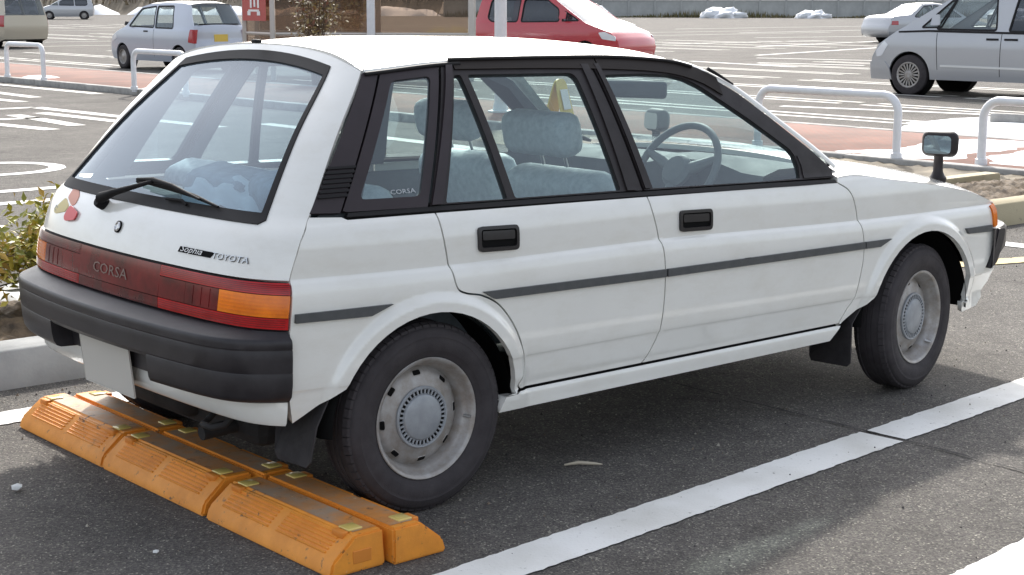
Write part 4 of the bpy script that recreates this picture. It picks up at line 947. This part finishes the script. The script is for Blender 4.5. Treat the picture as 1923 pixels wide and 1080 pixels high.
hoop(9.22, 22.35, 23.9, .70, .042, 'white hoop barrier at the far left edge of the brick island')
hoop(9.10, 17.1, 18.75, .70, .042, 'white hoop barrier in front of the small silver car')
hoop(9.25, 4.35, 6.0, .66, .038, 'white hoop barrier on the brick island behind the bonnet and windscreen')
hoop(9.38, 2.0, 3.55, .655, .038, 'white hoop barrier at the right edge, beyond the fender mirror')
# lamp pole
pole = empty('lamp_pole', (10.34, 11.24, .095)); tag(pole, 'plain white round pole rising behind the roof of the white hatchback', 'pole')
lathe('shaft', [(.078, 0), (.076, 2.), (.070, 6.5), (.05, 7.0)], WPT, pole, 20, 'z', capends=True)
lathe('base_flange', [(.16, 0), (.16, .02), (.10, .03), (.085, .12)], WPT, pole, 20, 'z', capends=True)
# yellow folding floor sign, a guess at an unclear yellow shape
YEL = mat('sign yellow', (.72, .52, .08), .4)
tm = empty('floor_sign', (9.98, 9.72, .096), R(200)); tag(tm, 'yellow folding floor sign standing on the bricks, seen through the rear door window', 'floor sign')
for sg in (1, -1):
    pr = rnd([(-.16, 0), (.16, 0), (.12, .50), (-.12, .50)], [.02, .02, .10, .10], 6); n = len(pr); rt = Matrix.Rotation(R(14)*sg, 3, 'X')
    V = [rt @ Vector((x, sg*.012, z))-Vector((0, -sg*.12, 0)) for x, z in pr]+[rt @ Vector((x, sg*-.004, z))-Vector((0, -sg*.12, 0)) for x, z in pr]
    fixn(mesh_obj('board', V, [tuple(range(n)), tuple(range(n, 2*n))]+[(j_, (j_+1) % n, n+(j_+1) % n, n+j_) for j_ in range(n)], YEL, tm, False))
box('label_panel', (0, 0, 0), (.18, .004, .24), WHITE, tm, 0, loc=(0, .085, .25), rot=Matrix.Rotation(R(14), 3, 'X'))
# glass shelter: front of two bays, short end panel on the left
P0, P1, P2, P3 = [Vector((x, y, 0)) for x, y in ((13.6, 22.86), (13.47, 21.65), (14.88, 20.45), (16.31, 19.23))]
sh = empty('glass_shelter', (14.88, 20.45, 0)); tag(sh, 'bronze tinted glass shelter with pale posts and a red poster, left of the red van', 'shelter')
BRZ = glass('bronze glass', (.46, .35, .27), .30, (.17, .115, .075)); POSTM = mat('shelter post', (.52, .49, .45), .45)
o3 = Vector((14.88, 20.45, 0))
back = Vector((1.1, 1.3, 0))
posts = [(P0, .045), (P1, .045), (P2, .075), (P3, .055), (P3+back, .05), (P2+back, .05), (P0+back*.9, .05)]
for p, r in posts: box('post', (0, 0, 0), (r*2, r*2, 2.5), POSTM if r != .075 else WPT, sh, .008, rot=R(-40), loc=p-o3+Vector((0, 0, 1.25)))
def pane(a, b, z0=.42, z1=2.3):
    a = a-o3; b = b-o3; dd = (b-a).normalized(); a = a+dd*.06; b = b-dd*.06
    mesh_obj('pane', [(a.x, a.y, z0), (b.x, b.y, z0), (b.x, b.y, z1), (a.x, a.y, z1)], [(0, 1, 2, 3)], BRZ, sh, smooth=False)
    for z, t in ((z0, .05), (.86, .06), (z1, .06)): tube('rail', [(a.x, a.y, z), (b.x, b.y, z)], t/2, POSTM, sh, 4)
for a, b in ((P0, P1), (P1, P2), (P2, P3), (P3, P3+back), (P0+back*.9, P2+back)): pane(a, b)
n_ = Vector((-.65, -.76, 0)); c_ = (P0+P1)/2-o3+Vector((-.06, 0, 0))
def pquad(name, u0, u1, z0, z1, m, lift, parent):
    dd = (P1-P0).normalized(); nn = Vector((dd.y, -dd.x, 0)); nn = nn if nn.dot(CAM-P0) > 0 else -nn
    pts = [c_+dd*u+nn*(.03+lift)+Vector((0, 0, z)) for u, z in ((u0, z0), (u1, z0), (u1, z1), (u0, z1))]
    return mesh_obj(name, pts, [(0, 1, 2, 3)], m, parent, smooth=False)
pst = pquad('poster', -.52, .52, 1.10, 2.1, mat('poster red', (.42, .06, .05), .5), 0, sh)
for u0, u1, z0, z1 in ((-.24, .24, 1.27, 1.31), (-.28, -.14, 1.20, 1.28), (.14, .28, 1.20, 1.28), (-.16, -.08, 1.34, 1.7), (.0, .08, 1.36, 1.7), (.16, .24, 1.34, 1.7)): pquad('poster_mark', u0, u1, z0, z1, WHITE, .006, pst)
bench = box('bench_slab', (0, 0, 0), (2.6, .4, .06), mat('bench wood', (.22, .12, .07), .6), sh, .01, rot=R(-40), loc=(P1+P3)*.5-o3+back*.55+Vector((0, 0, .45)))
# ------------------------------------------------------------------ shrubs
def leaf_shrub(name, loc, hgt, rad, nstem, nleaf, cols, lab, leaf=.035, flat=1., stemc=(.10, .07, .045), spread=.75, clus=10):
    root = empty(name, loc); tag(root, lab, 'shrub')
    V, F = [], []; tips = []
    for k in range(nstem):
        a = random.uniform(0, 2*math.pi); l = random.uniform(.7, 1.05)*hgt; rr = rad*spread*random.uniform(.2, 1)
        p = [Vector((rr*.15*math.cos(a), rr*.15*math.sin(a), -.02)), Vector((rr*.45*math.cos(a+.2), rr*.45*math.sin(a+.2), l*.45)), Vector((rr*math.cos(a), rr*math.sin(a), l*.95))]
        tube_geo(p, [.012, .008, .003], 5, False, V, F); tips += [p[1].lerp(p[2], t) for t in (.1, .3, .5, .7, .9, 1.)]
        for _ in range(4):
            q = p[0].lerp(p[1], .7) if random.random() < .3 else p[1].lerp(p[2], random.random()*.8); e = q+Vector((random.gauss(0, 1), random.gauss(0, 1), random.uniform(.2, 1.2)))*rad*.33
            tube_geo([q, q.lerp(e, .5)+Vector((0, 0, .01)), e], [.005, .004, .002], 4, False, V, F); tips += [q.lerp(e, t) for t in (.5, .8, 1.)]
    mesh_obj('stems', V, F, mat(name+' bark', stemc, .9), root)
    mats = [mat(name+' leaf %d' % i, c, .45, var=.3, vscale=30) for i, c in enumerate(cols)]
    V, F, MI = [], [], []
    for k in range(nleaf):
        t = random.choice(tips); c = t+Vector((random.gauss(0, 1), random.gauss(0, 1), random.gauss(0, .8)))*rad*.16
        if c.z < .02: continue
        d1 = Vector((random.gauss(0, 1), random.gauss(0, 1), random.gauss(.3, .8))).normalized(); nrm = Vector((random.gauss(0, .7), random.gauss(0, .7), 1)); s1 = d1.cross(nrm).normalized(); s = leaf*random.uniform(.6, 1.3); up = s1.cross(d1)
        k0 = len(V); V += [c, c+d1*s*.45+s1*s*.26+up*s*.06, c+d1*s*1.1-up*s*.1, c+d1*s*.45-s1*s*.26+up*s*.06]; F += [(k0, k0+1, k0+2), (k0, k0+2, k0+3)]; m = min(len(mats)-1, int(random.random()**1.3*len(mats))); MI += [m, m]
    o = mesh_obj('foliage', V, F, None, root, smooth=False)
    for m in mats: o.data.materials.append(m)
    o.data.polygons.foreach_set('material_index', MI); return root
YG = [(.40, .37, .055), (.54, .44, .07), (.25, .26, .045), (.46, .29, .05)]
leaf_shrub('low_shrub', (.48, 2.30, .10),   .40, .42, 60, 15000, YG, 'yellow-green leafy shrub in the planting bed left of the rear bumper', .045)
leaf_shrub('low_shrub', (-.25, 2.45, .10), .36, .42, 50, 8000, YG, 'yellow-green shrub at the left edge of the planting bed', .045)
leaf_shrub('low_shrub', (1.75, 2.35, .10), .55, .40, 22, 1500, YG, 'yellow-green shrub of the bed hidden mostly behind the far side of the white hatchback', .045)
leaf_shrub('tall_shrub', (12.38, 18.58, .0), 1.95, .62, 22, 900, [(.30, .22, .08), (.62, .56, .40), (.16, .11, .05), (.22, .10, .06)], 'sparse brownish shrub with leaf glints painted as pale leaves, in front of the glass shelter', .085)  # the palest leaf colour paints glints of light
# ------------------------------------------------------------------ snow
SNOW = mat('old snow', (.82, .84, .87), .7, var=.12, vscale=14, bump=.8, bscale=18)
def snow(poly, z0, h, lab, seed=0, step=.09):
    rs = np.random.default_rng(seed); P = np.array(poly, float); rad = []
    pts = dens(poly, step*2); pts = [tuple(np.array(p)+rs.normal(0, step*.7, 2)) for p in pts]; v, F = tess(pts, [], step, step)
    dd = pdist(v[:, 0], v[:, 1], pts); z = z0+h*np.sqrt(np.clip(dd/(.25+h), 0, 1))*(.75+.25*np.sin(v[:, 0]*7+v[:, 1]*5))+np.where(dd > .02, rs.normal(0, h*.06, len(v)), -.004)
    o = mesh_obj('snow_patch', np.column_stack([v, z]), F, SNOW); fixn(o)
    if o.data.polygons[0].normal.z < 0: o.data.flip_normals()
    tag(o, lab, 'snow', 'patches of old snow'); return o
snow([(9.4, 5.2), (9.9, 4.9), (10.3, 4.95), (11.0, 5.3), (11.6, 5.0), (11.7, 4.3), (10.9, 4.2), (10.2, 4.2), (9.6, 3.9), (9.3, 4.3)], .096, .035, 'melting snow patch on the bricks at the foot of the hoop behind the bonnet', 1)
snow([(9.6, 3.75), (10.3, 4.0), (11.3, 4.1), (11.7, 3.8), (11.5, 2.9), (10.6, 3.1), (10.2, 2.6), (9.5, 3.0)], .096, .03, 'broken snow patch on the bricks between the fender mirror and the right hoop', 2)
snow([(9.7, 2.4), (10.6, 2.9), (11.6, 2.6), (11.6, 1.2), (10.4, 1.4)], .096, .03, 'broken snow patch on the bricks at the right edge of the picture', 3)
snow([(12.1, 6.9), (13.2, 7.1), (14.6, 7.7), (16.5, 7.6), (18.5, 5.8), (16, 4.0), (13.4, 4.4), (12.2, 5.2)], .0, .05, 'wide sheet of snow on the asphalt below the silver minivan', 4, .16)
snow([(9.3, 22.9), (9.9, 23.1), (9.9, 23.6), (9.35, 23.7)], .096, .05, 'small lump of snow at the foot of the far left hoop', 5)
snow([(9.2, 18.2), (9.7, 18.0), (9.9, 18.8), (9.3, 19.0)], .096, .05, 'small lump of snow at the foot of the hoop before the small silver car', 6)
snow([(-1.2, 2.78), (-.3, 2.62), (.5, 2.66), (1.1, 2.74), (1.1, 2.95), (-1.2, 2.98)], .115, .06, 'strip of snow along the back of the planting bed beside the shrub', 7, .05)
box('grey_wheel_stop', (0, 0, 0), (.16, .75, .13), KERB, None, .03, rot=R(8), loc=(14.6, 6.45, .085)); tag(bpy.data.objects['grey_wheel_stop'], 'grey concrete wheel stop lying in the snow below the silver minivan', 'wheel stop')
# ------------------------------------------------------------------ edge of the lot: snow bank, wall, brown bank
bank = []
for x, y, r, h, lab in ((103.2, 92.0, 1.7, .8, 'grey-white snow heap against the far wall, left of the other heap'), (109.2, 86.8, 1.3, .6, 'pointed snow heap against the far wall beside the grass'), (126., 76., 4, .8, 'flat snow heap at the foot of the far wall, near the sedan')):
    bm = bmesh.new(); bmesh.ops.create_icosphere(bm, subdivisions=4, radius=1)
    for v in bm.verts:
        n = .22*math.sin(v.co.x*5+v.co.y*3)+.15*math.sin(v.co.y*9+v.co.z*4)+.10*math.sin(v.co.x*17+2)*math.sin(v.co.y*19)+random.uniform(-.06, .06); v.co = Vector((v.co.x*r*(1+n), v.co.y*r*(1+n), max(-.05, v.co.z)*h*(1+n)))
    o = bm_obj('snow_heap', bm, SNOW, None, True, loc=(x, y, 0)); tag(o, lab, 'snow', 'snow heaps along the far wall')
WALL = mat('far wall panels', (.42, .43, .42), .8, var=.25, vscale=.6); WCAP = mat('far wall cap', (.62, .61, .58), .8)
a = Vector((88, 112, 0)); b = Vector((165, 50, 0)); dd = (b-a); L_ = dd.length; dd.normalize(); ang = math.atan2(dd.y, dd.x)
fw = empty('boundary_wall', a, ang); tag(fw, 'long pale grey panelled wall along the far edge of the lot, upper right', 'wall')
n = int(L_/2.4)
for i in range(n):
    box('panel', (0, 0, 0), (2.36, .12, 2.6), WALL, fw, 0, loc=(i*2.4+1.2, 0, 1.3)); box('post', (0, 0, 0), (.16, .26, 2.75), WALL, fw, 0, loc=(i*2.4, 0, 1.375))
    box('rail', (0, 0, 0), (2.36, .06, .10), WCAP, fw, 0, loc=(i*2.4+1.2, -.10, 1.55))
box('cap', (0, 0, 0), (L_, .4, .16), WCAP, fw, 0, loc=(L_/2, 0, 2.84))
GR = mat('dry grass', (.20, .16, .07), .95, var=.5, vscale=1.5, col2=(.10, .10, .04))
V, F = [], []
for i in range(5200):
    t = random.random(); p = a+dd*(t*L_)+Vector((-dd.y, dd.x, 0))*-1*random.uniform(.2, 1.5)*1; p += Vector((dd.y, -dd.x, 0))*random.uniform(0, .8); h = random.uniform(.15, .55)*(1+.7*math.sin(t*31)); w_ = random.uniform(.03, .08); an_ = random.uniform(0, 3.14); k0 = len(V)
    V += [p+Vector((math.cos(an_)*w_, math.sin(an_)*w_, 0)), p-Vector((math.cos(an_)*w_, math.sin(an_)*w_, 0)), p+Vector((random.gauss(0, .1), random.gauss(0, .1), max(.1, h)))]; F.append((k0, k0+1, k0+2))
o = mesh_obj('dry_grass', V, F, GR, None, False); tag(o, 'dry brown grass along the foot of the far wall', 'grass', kind='stuff')
# brown wooded bank at the far left and centre
BANK = mat('bank earth', (.20, .165, .12), .95, var=.5, vscale=.35, bump=1, bscale=3, col2=(.10, .085, .06))
a2 = Vector((30, 190, 0)); b2 = Vector((92, 118, 0)); d2 = b2-a2; nrm2 = Vector((-d2.y, d2.x, 0)).normalized(); nrm2 = nrm2 if nrm2.dot(a2-CAM) > 0 else -nrm2
G = []
for t in np.linspace(-.6, 1, 90):
    p = a2+d2*t; G.append([tuple(p+nrm2*q_+Vector((0, 0, h_*(1+.18*math.sin(t*40+q_)+.1*math.sin(t*93))+random.uniform(-.2, .2)*(h_ > .1)))) for q_, h_ in ((-1, -.05), (0, .35), (2, 1.4), (6, 3.2), (12, 5), (30, 7))])
o = fixn(grid_obj('earth_bank', G, BANK)); tag(o, kind='structure')
V, F = [], []
for i in range(9000):
    t = random.uniform(-.6, 1); q_ = random.uniform(1, 14); p = a2+d2*t+nrm2*q_+Vector((0, 0, np.interp(q_, (0, 2, 6, 12, 30), (.35, 1.4, 3.2, 5, 7)))); h = random.uniform(.5, 2.2); wv = Vector((d2.x, d2.y, 0)).normalized()*random.uniform(.03, .12); lean = Vector((random.gauss(0, .3), random.gauss(0, .3), h)); k0 = len(V)
    V += [p-wv, p+wv, p+lean]; F.append((k0, k0+1, k0+2))
o = mesh_obj('brown_undergrowth', V, F, mat('undergrowth', (.17, .125, .075), .95, var=.5, vscale=.8, col2=(.075, .065, .04)), None, False); tag(o, 'brown winter undergrowth on the bank at the far left', 'undergrowth', kind='stuff')
SB = snow([tuple((a2+d2*t+nrm2*q_)[:2]) for t, q_ in [(x, -1.6+.8*math.sin(x*37)) for x in np.linspace(-.4, 1, 28)]+[(x, .9) for x in np.linspace(1, -.4, 28)]], 0, .9, 'long low ridge of ploughed snow at the foot of the brown bank', 8, .9)
# ================================================================== BACKGROUND CARS
GL_BG = glass('background car glass', (.78, .84, .83), .06, (.40, .45, .47)); GL_DK = glass('privacy glass', (.10, .10, .12), .04, (.16, .15, .19))
SILV = mat('paint silver', (.46, .47, .49), .35, metal=.35, coat=.5); SILB = mat('paint silver blue', (.46, .50, .57), .3, metal=.25, coat=.6); REDP = mat('paint red', (.50, .040, .055), .25, coat=.8)
BEIG = mat('paint champagne', (.50, .45, .36), .3, metal=.2, coat=.5); GREYP = mat('paint grey', (.30, .31, .33), .3, metal=.3, coat=.5); WHP = mat('paint plain white', (.74, .74, .72), .3, coat=.5)
LAMP = mat('lamp clear', (.75, .77, .8), .1, coat=1); REDT = mat('tail lamp red', (.40, .02, .03), .15, coat=.8); YPL = mat('kei plate yellow', (.72, .52, .10), .5)
def bgcar(name, lab, loc, head, sil, W_, wins, hz, wheels, wr, paint, glasses=(), extras=None, side_glass=None, z0=.20, crownk=.04, rimn=0, seats=((.2, .9),), group='cars parked across the lot'):
    """sil: top silhouette from front bottom over the roof to rear bottom, (x, z); glasses: (i0, i1) silhouette spans that are glass; hz: (z, half-width fraction) knots"""
    root = empty(name, loc, head); tag(root, lab, 'car', group)
    hp = Pchip([a for a, b in hz], [b*W_/2 for a, b in hz]); xs = [p[0] for p in sil]; xm = (max(xs)+min(xs))/2; xl = (max(xs)-min(xs))/2
    def HW(x, z): t = np.abs((x-xm)/xl); return hp(z)*(1-.10*np.clip(t, 0, 1.1)**6)
    def S(x, z): return np.stack([x, -HW(x, z), z], -1)
    bot = []
    for wx in sorted(wheels): bot += [(wx-wr*1.16, z0)]+[(wx+wr*1.16*math.cos(a), wr+wr*1.16*math.sin(a)) for a in np.linspace(math.pi*.97, math.pi*.03, 15)]+[(wx+wr*1.16, z0)]
    out = [p for p in sil]+bot       # sil goes from +x (front) to -x (rear); bottom goes back to the front
    for mi in (False, True):
        panel('body_side', out, S, paint, root, [w_ for w_, g_ in wins], 0, .03, .09, .06, (0, -1, 0), mi)
        for w_, g_ in wins:
            panel('side_window', inset(w_, -.01), S, g_ or GL_BG, root, (), -.012, 0, .15, .1, (0, -1, 0), mi)
            panel('window_frame', inset(w_, -.022), S, RUBBER, root, [inset(w_, .006)], .003, .01, .15, .1, (0, -1, 0), mi)
        for ex in (extras or []):
            nm, poly, m, off = ex; panel(nm, poly, S, m, root, (), off, .02, .1, .06, (0, -1, 0), mi)
    # skin across the car
    def skin(nm, seg, m, lift=0.):
        P = dens(seg, .12, False); G = []
        for i, p in enumerate(P):
            a = np.array(P[max(i-1, 0)]); b = np.array(P[min(i+1, len(P)-1)]); t = b-a; t /= np.linalg.norm(t)+1e-9; nv = np.array((t[1], -t[0])) ; nv = nv if True else -nv
            cen = np.array((xm, .7)); nv = nv if nv@(np.array(p)-cen) > 0 else -nv; h = float(HW(np.array(p[0]), np.array(p[1]))); row = []
            for s in np.linspace(-1, 1, 17):
                k = crownk*(1-abs(s)**3)+lift; row.append((p[0]+nv[0]*k, s*h, p[1]+nv[1]*k))
            G.append(row)
        return fixn(grid_obj(nm, G, m, root, ang=55))
    cuts = sorted([0, len(sil)-1]+[i for g_ in glasses for i in g_[:2]]); gset = {g_[0]: g_ for g_ in glasses}
    for i0, i1 in zip(cuts[:-1], cuts[1:]):
        if i1 == i0: continue
        if i0 in gset: skin(gset[i0][2] if len(gset[i0]) > 2 else 'windscreen', sil[i0:i1+1], GL_BG, -.012)
        else: skin('body_shell', sil[i0:i1+1], paint)
    zt = max(p[1] for p in sil)
    box('underbody', (xm, 0, z0+.12), (xl*1.8, W_*.80, .2), UNDER, root, .03)
    for x_, z_ in seats:
        for y in (-W_*.22, W_*.22): soft('seat', (x_, y, z_-.25), (.18, W_*.3, .6), SEATD, root, .06)
    box('interior_floor', (xm, 0, z0+.36), (xl*1.3, W_*.8, .3), INT, root)
    tw = .18 if wr < .29 else .20
    for wx in wheels:
        for sg in (1, -1):
            wl = empty('wheel', parent=root); wl.location = (wx, sg*(W_/2-.015-tw/2), wr)
            lathe('tyre', [(wr*.62, -tw/2), (wr*.85, -tw/2-.004), (wr*.97, -tw/2+.02), (wr, -tw/2+.05), (wr, tw/2-.05), (wr*.97, tw/2-.02), (wr*.85, tw/2+.004), (wr*.62, tw/2)], TYRE, wl, 28)
            yo = sg*tw/2
            lathe('rim', [(wr*.64, yo*1.0), (wr*.60, yo*.98), (wr*.55, yo*.6), (wr*.35, yo*.66), (.06, yo*.85), (.001, yo*.9)], RIM if rimn == 0 else DARK, wl, 28)
            if rimn:
                V, F = [], []
                for k in range(rimn):
                    a_ = 2*math.pi*k/rimn; k0 = len(V)
                    for r_a, da in ((.05, -.16), (wr*.57, -.085), (wr*.57, .085), (.05, .16)): V.append((r_a*math.cos(a_+da), yo*.93, r_a*math.sin(a_+da)))
                    F.append((k0, k0+1, k0+2, k0+3))
                V2, F2 = lathe_geo([(wr*.64, yo*1.02), (wr*.60, yo*1.03), (wr*.555, yo*.93), (wr*.555, yo*.8)], 28); k0 = len(V); V += V2; F += [tuple(k0+i for i in f) for f in F2]
                V2, F2 = lathe_geo([(.001, yo*1.02), (.05, yo*1.0), (.065, yo*.9)], 16); k0 = len(V); V += V2; F += [tuple(k0+i for i in f) for f in F2]
                fixn(mesh_obj('spokes', V, F, RIM, wl, False))
            lathe('wheel_housing', [(wr*1.14, yo*.6), (wr*1.14, -yo*1.3), (.05, -yo*1.4)], DARK, wl, 24)
    return root, S, HW
def rearpanel(root, poly, x, m, name, th=.015, tiltx=0.):
    """flat panel on the tail: poly in (y,z)"""
    n = len(poly); V = [(x+tiltx*(z-.8), y, z) for y, z in poly]+[(x+tiltx*(z-.8)+th, y, z) for y, z in poly]
    return fixn(mesh_obj(name, V, [tuple(range(n)), tuple(range(n, 2*n))]+[(j, (j+1) % n, n+(j+1) % n, n+j) for j in range(n)], m, root, False))
HZ = [(.2, .93), (.4, .99), (.65, 1.0), (.85, .97), (.92, .93), (1.15, .84), (1.38, .72), (1.5, .66)]
# small silver kei car, tail to the right
s = [(3.24, .22), (3.28, .40), (3.25, .56), (3.16, .70), (2.95, .80), (2.62, .90), (2.05, 1.34), (1.75, 1.40), (1.2, 1.425), (.5, 1.42), (.20, 1.385), (-.04, .96), (-.09, .90), (-.11, .62), (-.16, .58), (-.16, .36), (-.10, .24)]
s = [(x, z) for x, z in s]
kw = [(rnd([(2.42, .93), (2.05, 1.29), (1.50, 1.345), (1.42, .915)], .03), None), (rnd([(1.34, .91), (1.42, 1.345), (.80, 1.35), (.66, .905)], .03), None)]
kr, KS, KH = bgcar('small_kei_car', 'small pale silver kei hatchback with yellow plate, tail towards the camera, upper left', (14.42, 25.35, 0), R(93), s, 1.40, kw, HZ, (.42, 2.70), .262, SILB, [(5, 6, 'windscreen'), (10, 11, 'rear_window')],
    [('rear_lamp', rnd([(.02, .88), (.06, .62), (-.085, .60), (-.075, .88)], .02), REDT, .008), ('head_lamp', rnd([(3.18, .66), (2.98, .74), (2.92, .66), (3.16, .58)], .02), LAMP, .006), ('door_line', [(1.385, .30), (1.38, .90), (1.388, .90), (1.393, .30)], DARK, .001), ('door_handle', [(1.62, .84), (1.78, .84), (1.78, .81), (1.62, .81)], RUBBER, .012), ('door_mirror', [(2.34, .99), (2.40, .92), (2.48, .92), (2.46, 1.0)], RUBBER, .10)], seats=((.55, .95), (1.55, .95)))
rearpanel(kr, [(-.165, .78), (.165, .78), (.165, .63), (-.165, .63)], -.155, YPL, 'number_plate')
for sg in (1, -1): rearpanel(kr, [(sg*.67, .88), (sg*.56, .88), (sg*.60, .60), (sg*.67, .60)], -.150, REDT, 'rear_lamp', .05)
rearpanel(kr, [(-.50, .975), (.50, .975), (.46, 1.0), (-.46, 1.0)], -.075, RUBBER, 'window_seal')
# silver minivan with a sloping nose, right edge
s = [(4.50, .24), (4.56, .42), (4.54, .60), (4.42, .80), (4.12, 1.00), (3.00, 1.66), (2.70, 1.74), (1.8, 1.80), (.6, 1.78), (.20, 1.70), (-.05, 1.15), (-.1, .8), (-.15, .6), (-.13, .30)]
mw = [(rnd([(3.62, 1.09), (3.30, 1.10), (3.10, 1.50), (3.16, 1.50)], .012), None), (rnd([(3.36, 1.07), (3.06, 1.56), (2.70, 1.64), (2.42, 1.66), (2.35, 1.06)], .03), None), (rnd([(2.12, 1.05), (2.02, 1.66), (.95, 1.66), (.92, 1.04)], .03), GL_DK), (rnd([(.82, 1.04), (.85, 1.64), (.35, 1.60), (.12, 1.06)], .03), GL_DK)]
HZM = [(.2, .94), (.45, .99), (.75, 1.0), (1.0, .96), (1.1, .92), (1.5, .82), (1.7, .74), (1.85, .66)]
bgcar('silver_minivan', 'silver minivan with long sloping nose and dark rear glass, right edge of the picture', (20.30, 7.62, 0), R(96), s, 1.78, mw, HZM, (.85, 3.82), .325, SILV, [(4, 5, 'windscreen'), (9, 10, 'rear_window')],
    [('head_lamp', rnd([(4.46, .70), (4.30, .86), (4.22, .80), (4.34, .62), (4.44, .60)], .02), LAMP, .008), ('front_bumper', [(4.56, .24), (4.57, .52), (4.28, .54), (4.18, .42), (4.14, .24)], SILV, .014), ('belt_seal', [(4.05, 1.02), (3.5, 1.045), (2.0, 1.03), (.1, 1.03), (.1, 1.0), (2.0, 1.0), (3.5, 1.015), (4.04, .995)], RUBBER, .008), ('door_seam', [(2.23, .34), (2.23, 1.0), (2.24, 1.0), (2.24, .34)], DARK, .001), ('door_seam', [(3.30, .42), (3.34, 1.0), (3.35, 1.0), (3.31, .42)], DARK, .001), ('side_moulding', [(3.25, .50), (.9, .48), (.9, .45), (3.25, .47)], WHP, .012),
     ('door_handle', [(2.48, .93), (2.28, .93), (2.28, .90), (2.48, .90)], RUBBER, .014), ('door_handle', [(2.18, .93), (1.96, .93), (1.96, .90), (2.18, .90)], RUBBER, .014), ('door_mirror', rnd([(3.40, 1.26), (3.28, 1.27), (3.25, 1.08), (3.42, 1.07)], .03), SILV, .14)], rimn=18, seats=((.9, 1.15), (2.2, 1.15)), z0=.26)
# silver sedan beyond it, tail to the left
s = [(4.55, .24), (4.60, .5), (4.50, .70), (3.55, .90), (2.75, 1.36), (2.2, 1.42), (1.6, 1.40), (.92, 1.02), (.18, .96), (.02, .90), (-.04, .70), (-.10, .58), (-.10, .34), (.02, .24)]
sw_ = [(rnd([(3.25, .94), (2.68, 1.30), (2.05, 1.34), (2.02, .93)], .03), None), (rnd([(1.94, .93), (1.97, 1.34), (1.62, 1.32), (1.12, .98), (1.10, .94)], .03), None)]
bgcar('silver_sedan', 'silver saloon half hidden behind the nose of the silver minivan', (45.5, 31.9, 0), R(-14), s, 1.72, sw_, [(.2, .93), (.4, .99), (.65, 1.0), (.86, .96), (.95, .9), (1.2, .78), (1.42, .66)], (.95, 3.60), .31, SILV, [(3, 4, 'windscreen'), (6, 7, 'rear_window')],
    [('rear_lamp', rnd([(.30, .80), (.30, .66), (.0, .66), (.04, .80)], .02), REDT, .008), ('lower_body', [(4.2, .26), (4.2, .42), (-.08, .42), (-.06, .26)], GREYP, .006)])
# red van with its nose to the right
s = [(3.96, .26), (4.02, .45), (3.98, .62), (3.80, .80), (3.10, 1.02), (2.10, 1.60), (1.7, 1.66), (.6, 1.66), (.15, 1.60), (-.02, 1.0), (-.05, .6), (0, .28)]
rw = [(rnd([(2.92, 1.06), (2.56, 1.24), (2.50, 1.05)], .012), None), (rnd([(2.40, 1.04), (2.36, 1.30), (2.02, 1.50), (1.40, 1.52), (1.36, 1.02)], .05), GL_DK), (rnd([(1.24, 1.02), (1.28, 1.52), (.45, 1.50), (.38, 1.10), (.5, 1.02)], .06), GL_DK)]
rvr, RS_, RH_ = bgcar('red_van', 'red compact van with bright windscreen behind the white roof', (21.75, 25.1, 0), R(-77), s, 1.68, rw, [(.2, .94), (.45, .99), (.7, 1.0), (.95, .96), (1.05, .92), (1.5, .80), (1.68, .66)], (.65, 3.15), .29, REDP, [(4, 5, 'windscreen'), (8, 9, 'rear_window')],
    [('head_lamp', rnd([(3.92, .72), (3.66, .82), (3.50, .80), (3.60, .66), (3.94, .62)], .03), LAMP, .008), ('door_mirror', rnd([(2.66, 1.22), (2.50, 1.24), (2.48, 1.06), (2.66, 1.06)], .03), REDP, .13), ('front_bumper', [(3.98, .28), (4.02, .5), (3.6, .52), (3.52, .3)], REDP, .01)])
# pale pickup nose behind the red van, champagne van at the left edge, and three far cars
s2 = [(3.2, .25), (3.25, .5), (3.15, .72), (2.4, .92), (1.9, 1.35), (1.5, 1.42), (.5, 1.42), (.1, 1.3), (-.05, .8), (-.1, .5), (0, .26)]
w2 = [(rnd([(2.18, .93), (1.82, 1.30), (1.2, 1.34), (1.15, .92)], .03), None), (rnd([(1.05, .92), (1.1, 1.34), (.5, 1.32), (.35, .93)], .03), None)]
bgcar('grey_hatchback', 'grey hatchback nose just visible beyond the front of the red van', (33.0, 36.0, 0), R(-80), s2, 1.6, w2, HZ, (.55, 2.6), .28, GREYP, [(3, 4, 'windscreen'), (7, 8, 'rear_window')])
bgcar('champagne_van', 'champagne coloured van cut off by the left edge of the picture', (18.05, 43.2, 0), R(99), s, 1.7, rw, [(.2, .94), (.45, .99), (.7, 1.0), (.95, .96), (1.05, .92), (1.5, .80), (1.68, .66)], (.65, 3.15), .30, BEIG, [(4, 5, 'windscreen'), (8, 9, 'rear_window')], [('rear_lamp', rnd([(.22, 1.0), (.22, .66), (-.04, .66), (-.01, 1.0)], .02), REDT, .008)])
bgcar('far_silver_van', 'tiny silver van far across the lot at the top left', (52.0, 108.6, 0), R(152), s, 1.7, rw, [(.2, .94), (.45, .99), (.7, 1.0), (.95, .96), (1.05, .92), (1.5, .80), (1.68, .66)], (.65, 3.15), .30, SILV, [(4, 5, 'windscreen'), (8, 9, 'rear_window')])
bgcar('far_white_car', 'tiny white hatchback at the very top left, far across the lot', (53.4, 121.0, 0), R(150), s2, 1.6, w2, HZ, (.55, 2.6), .28, WHP, [(3, 4, 'windscreen'), (7, 8, 'rear_window')])
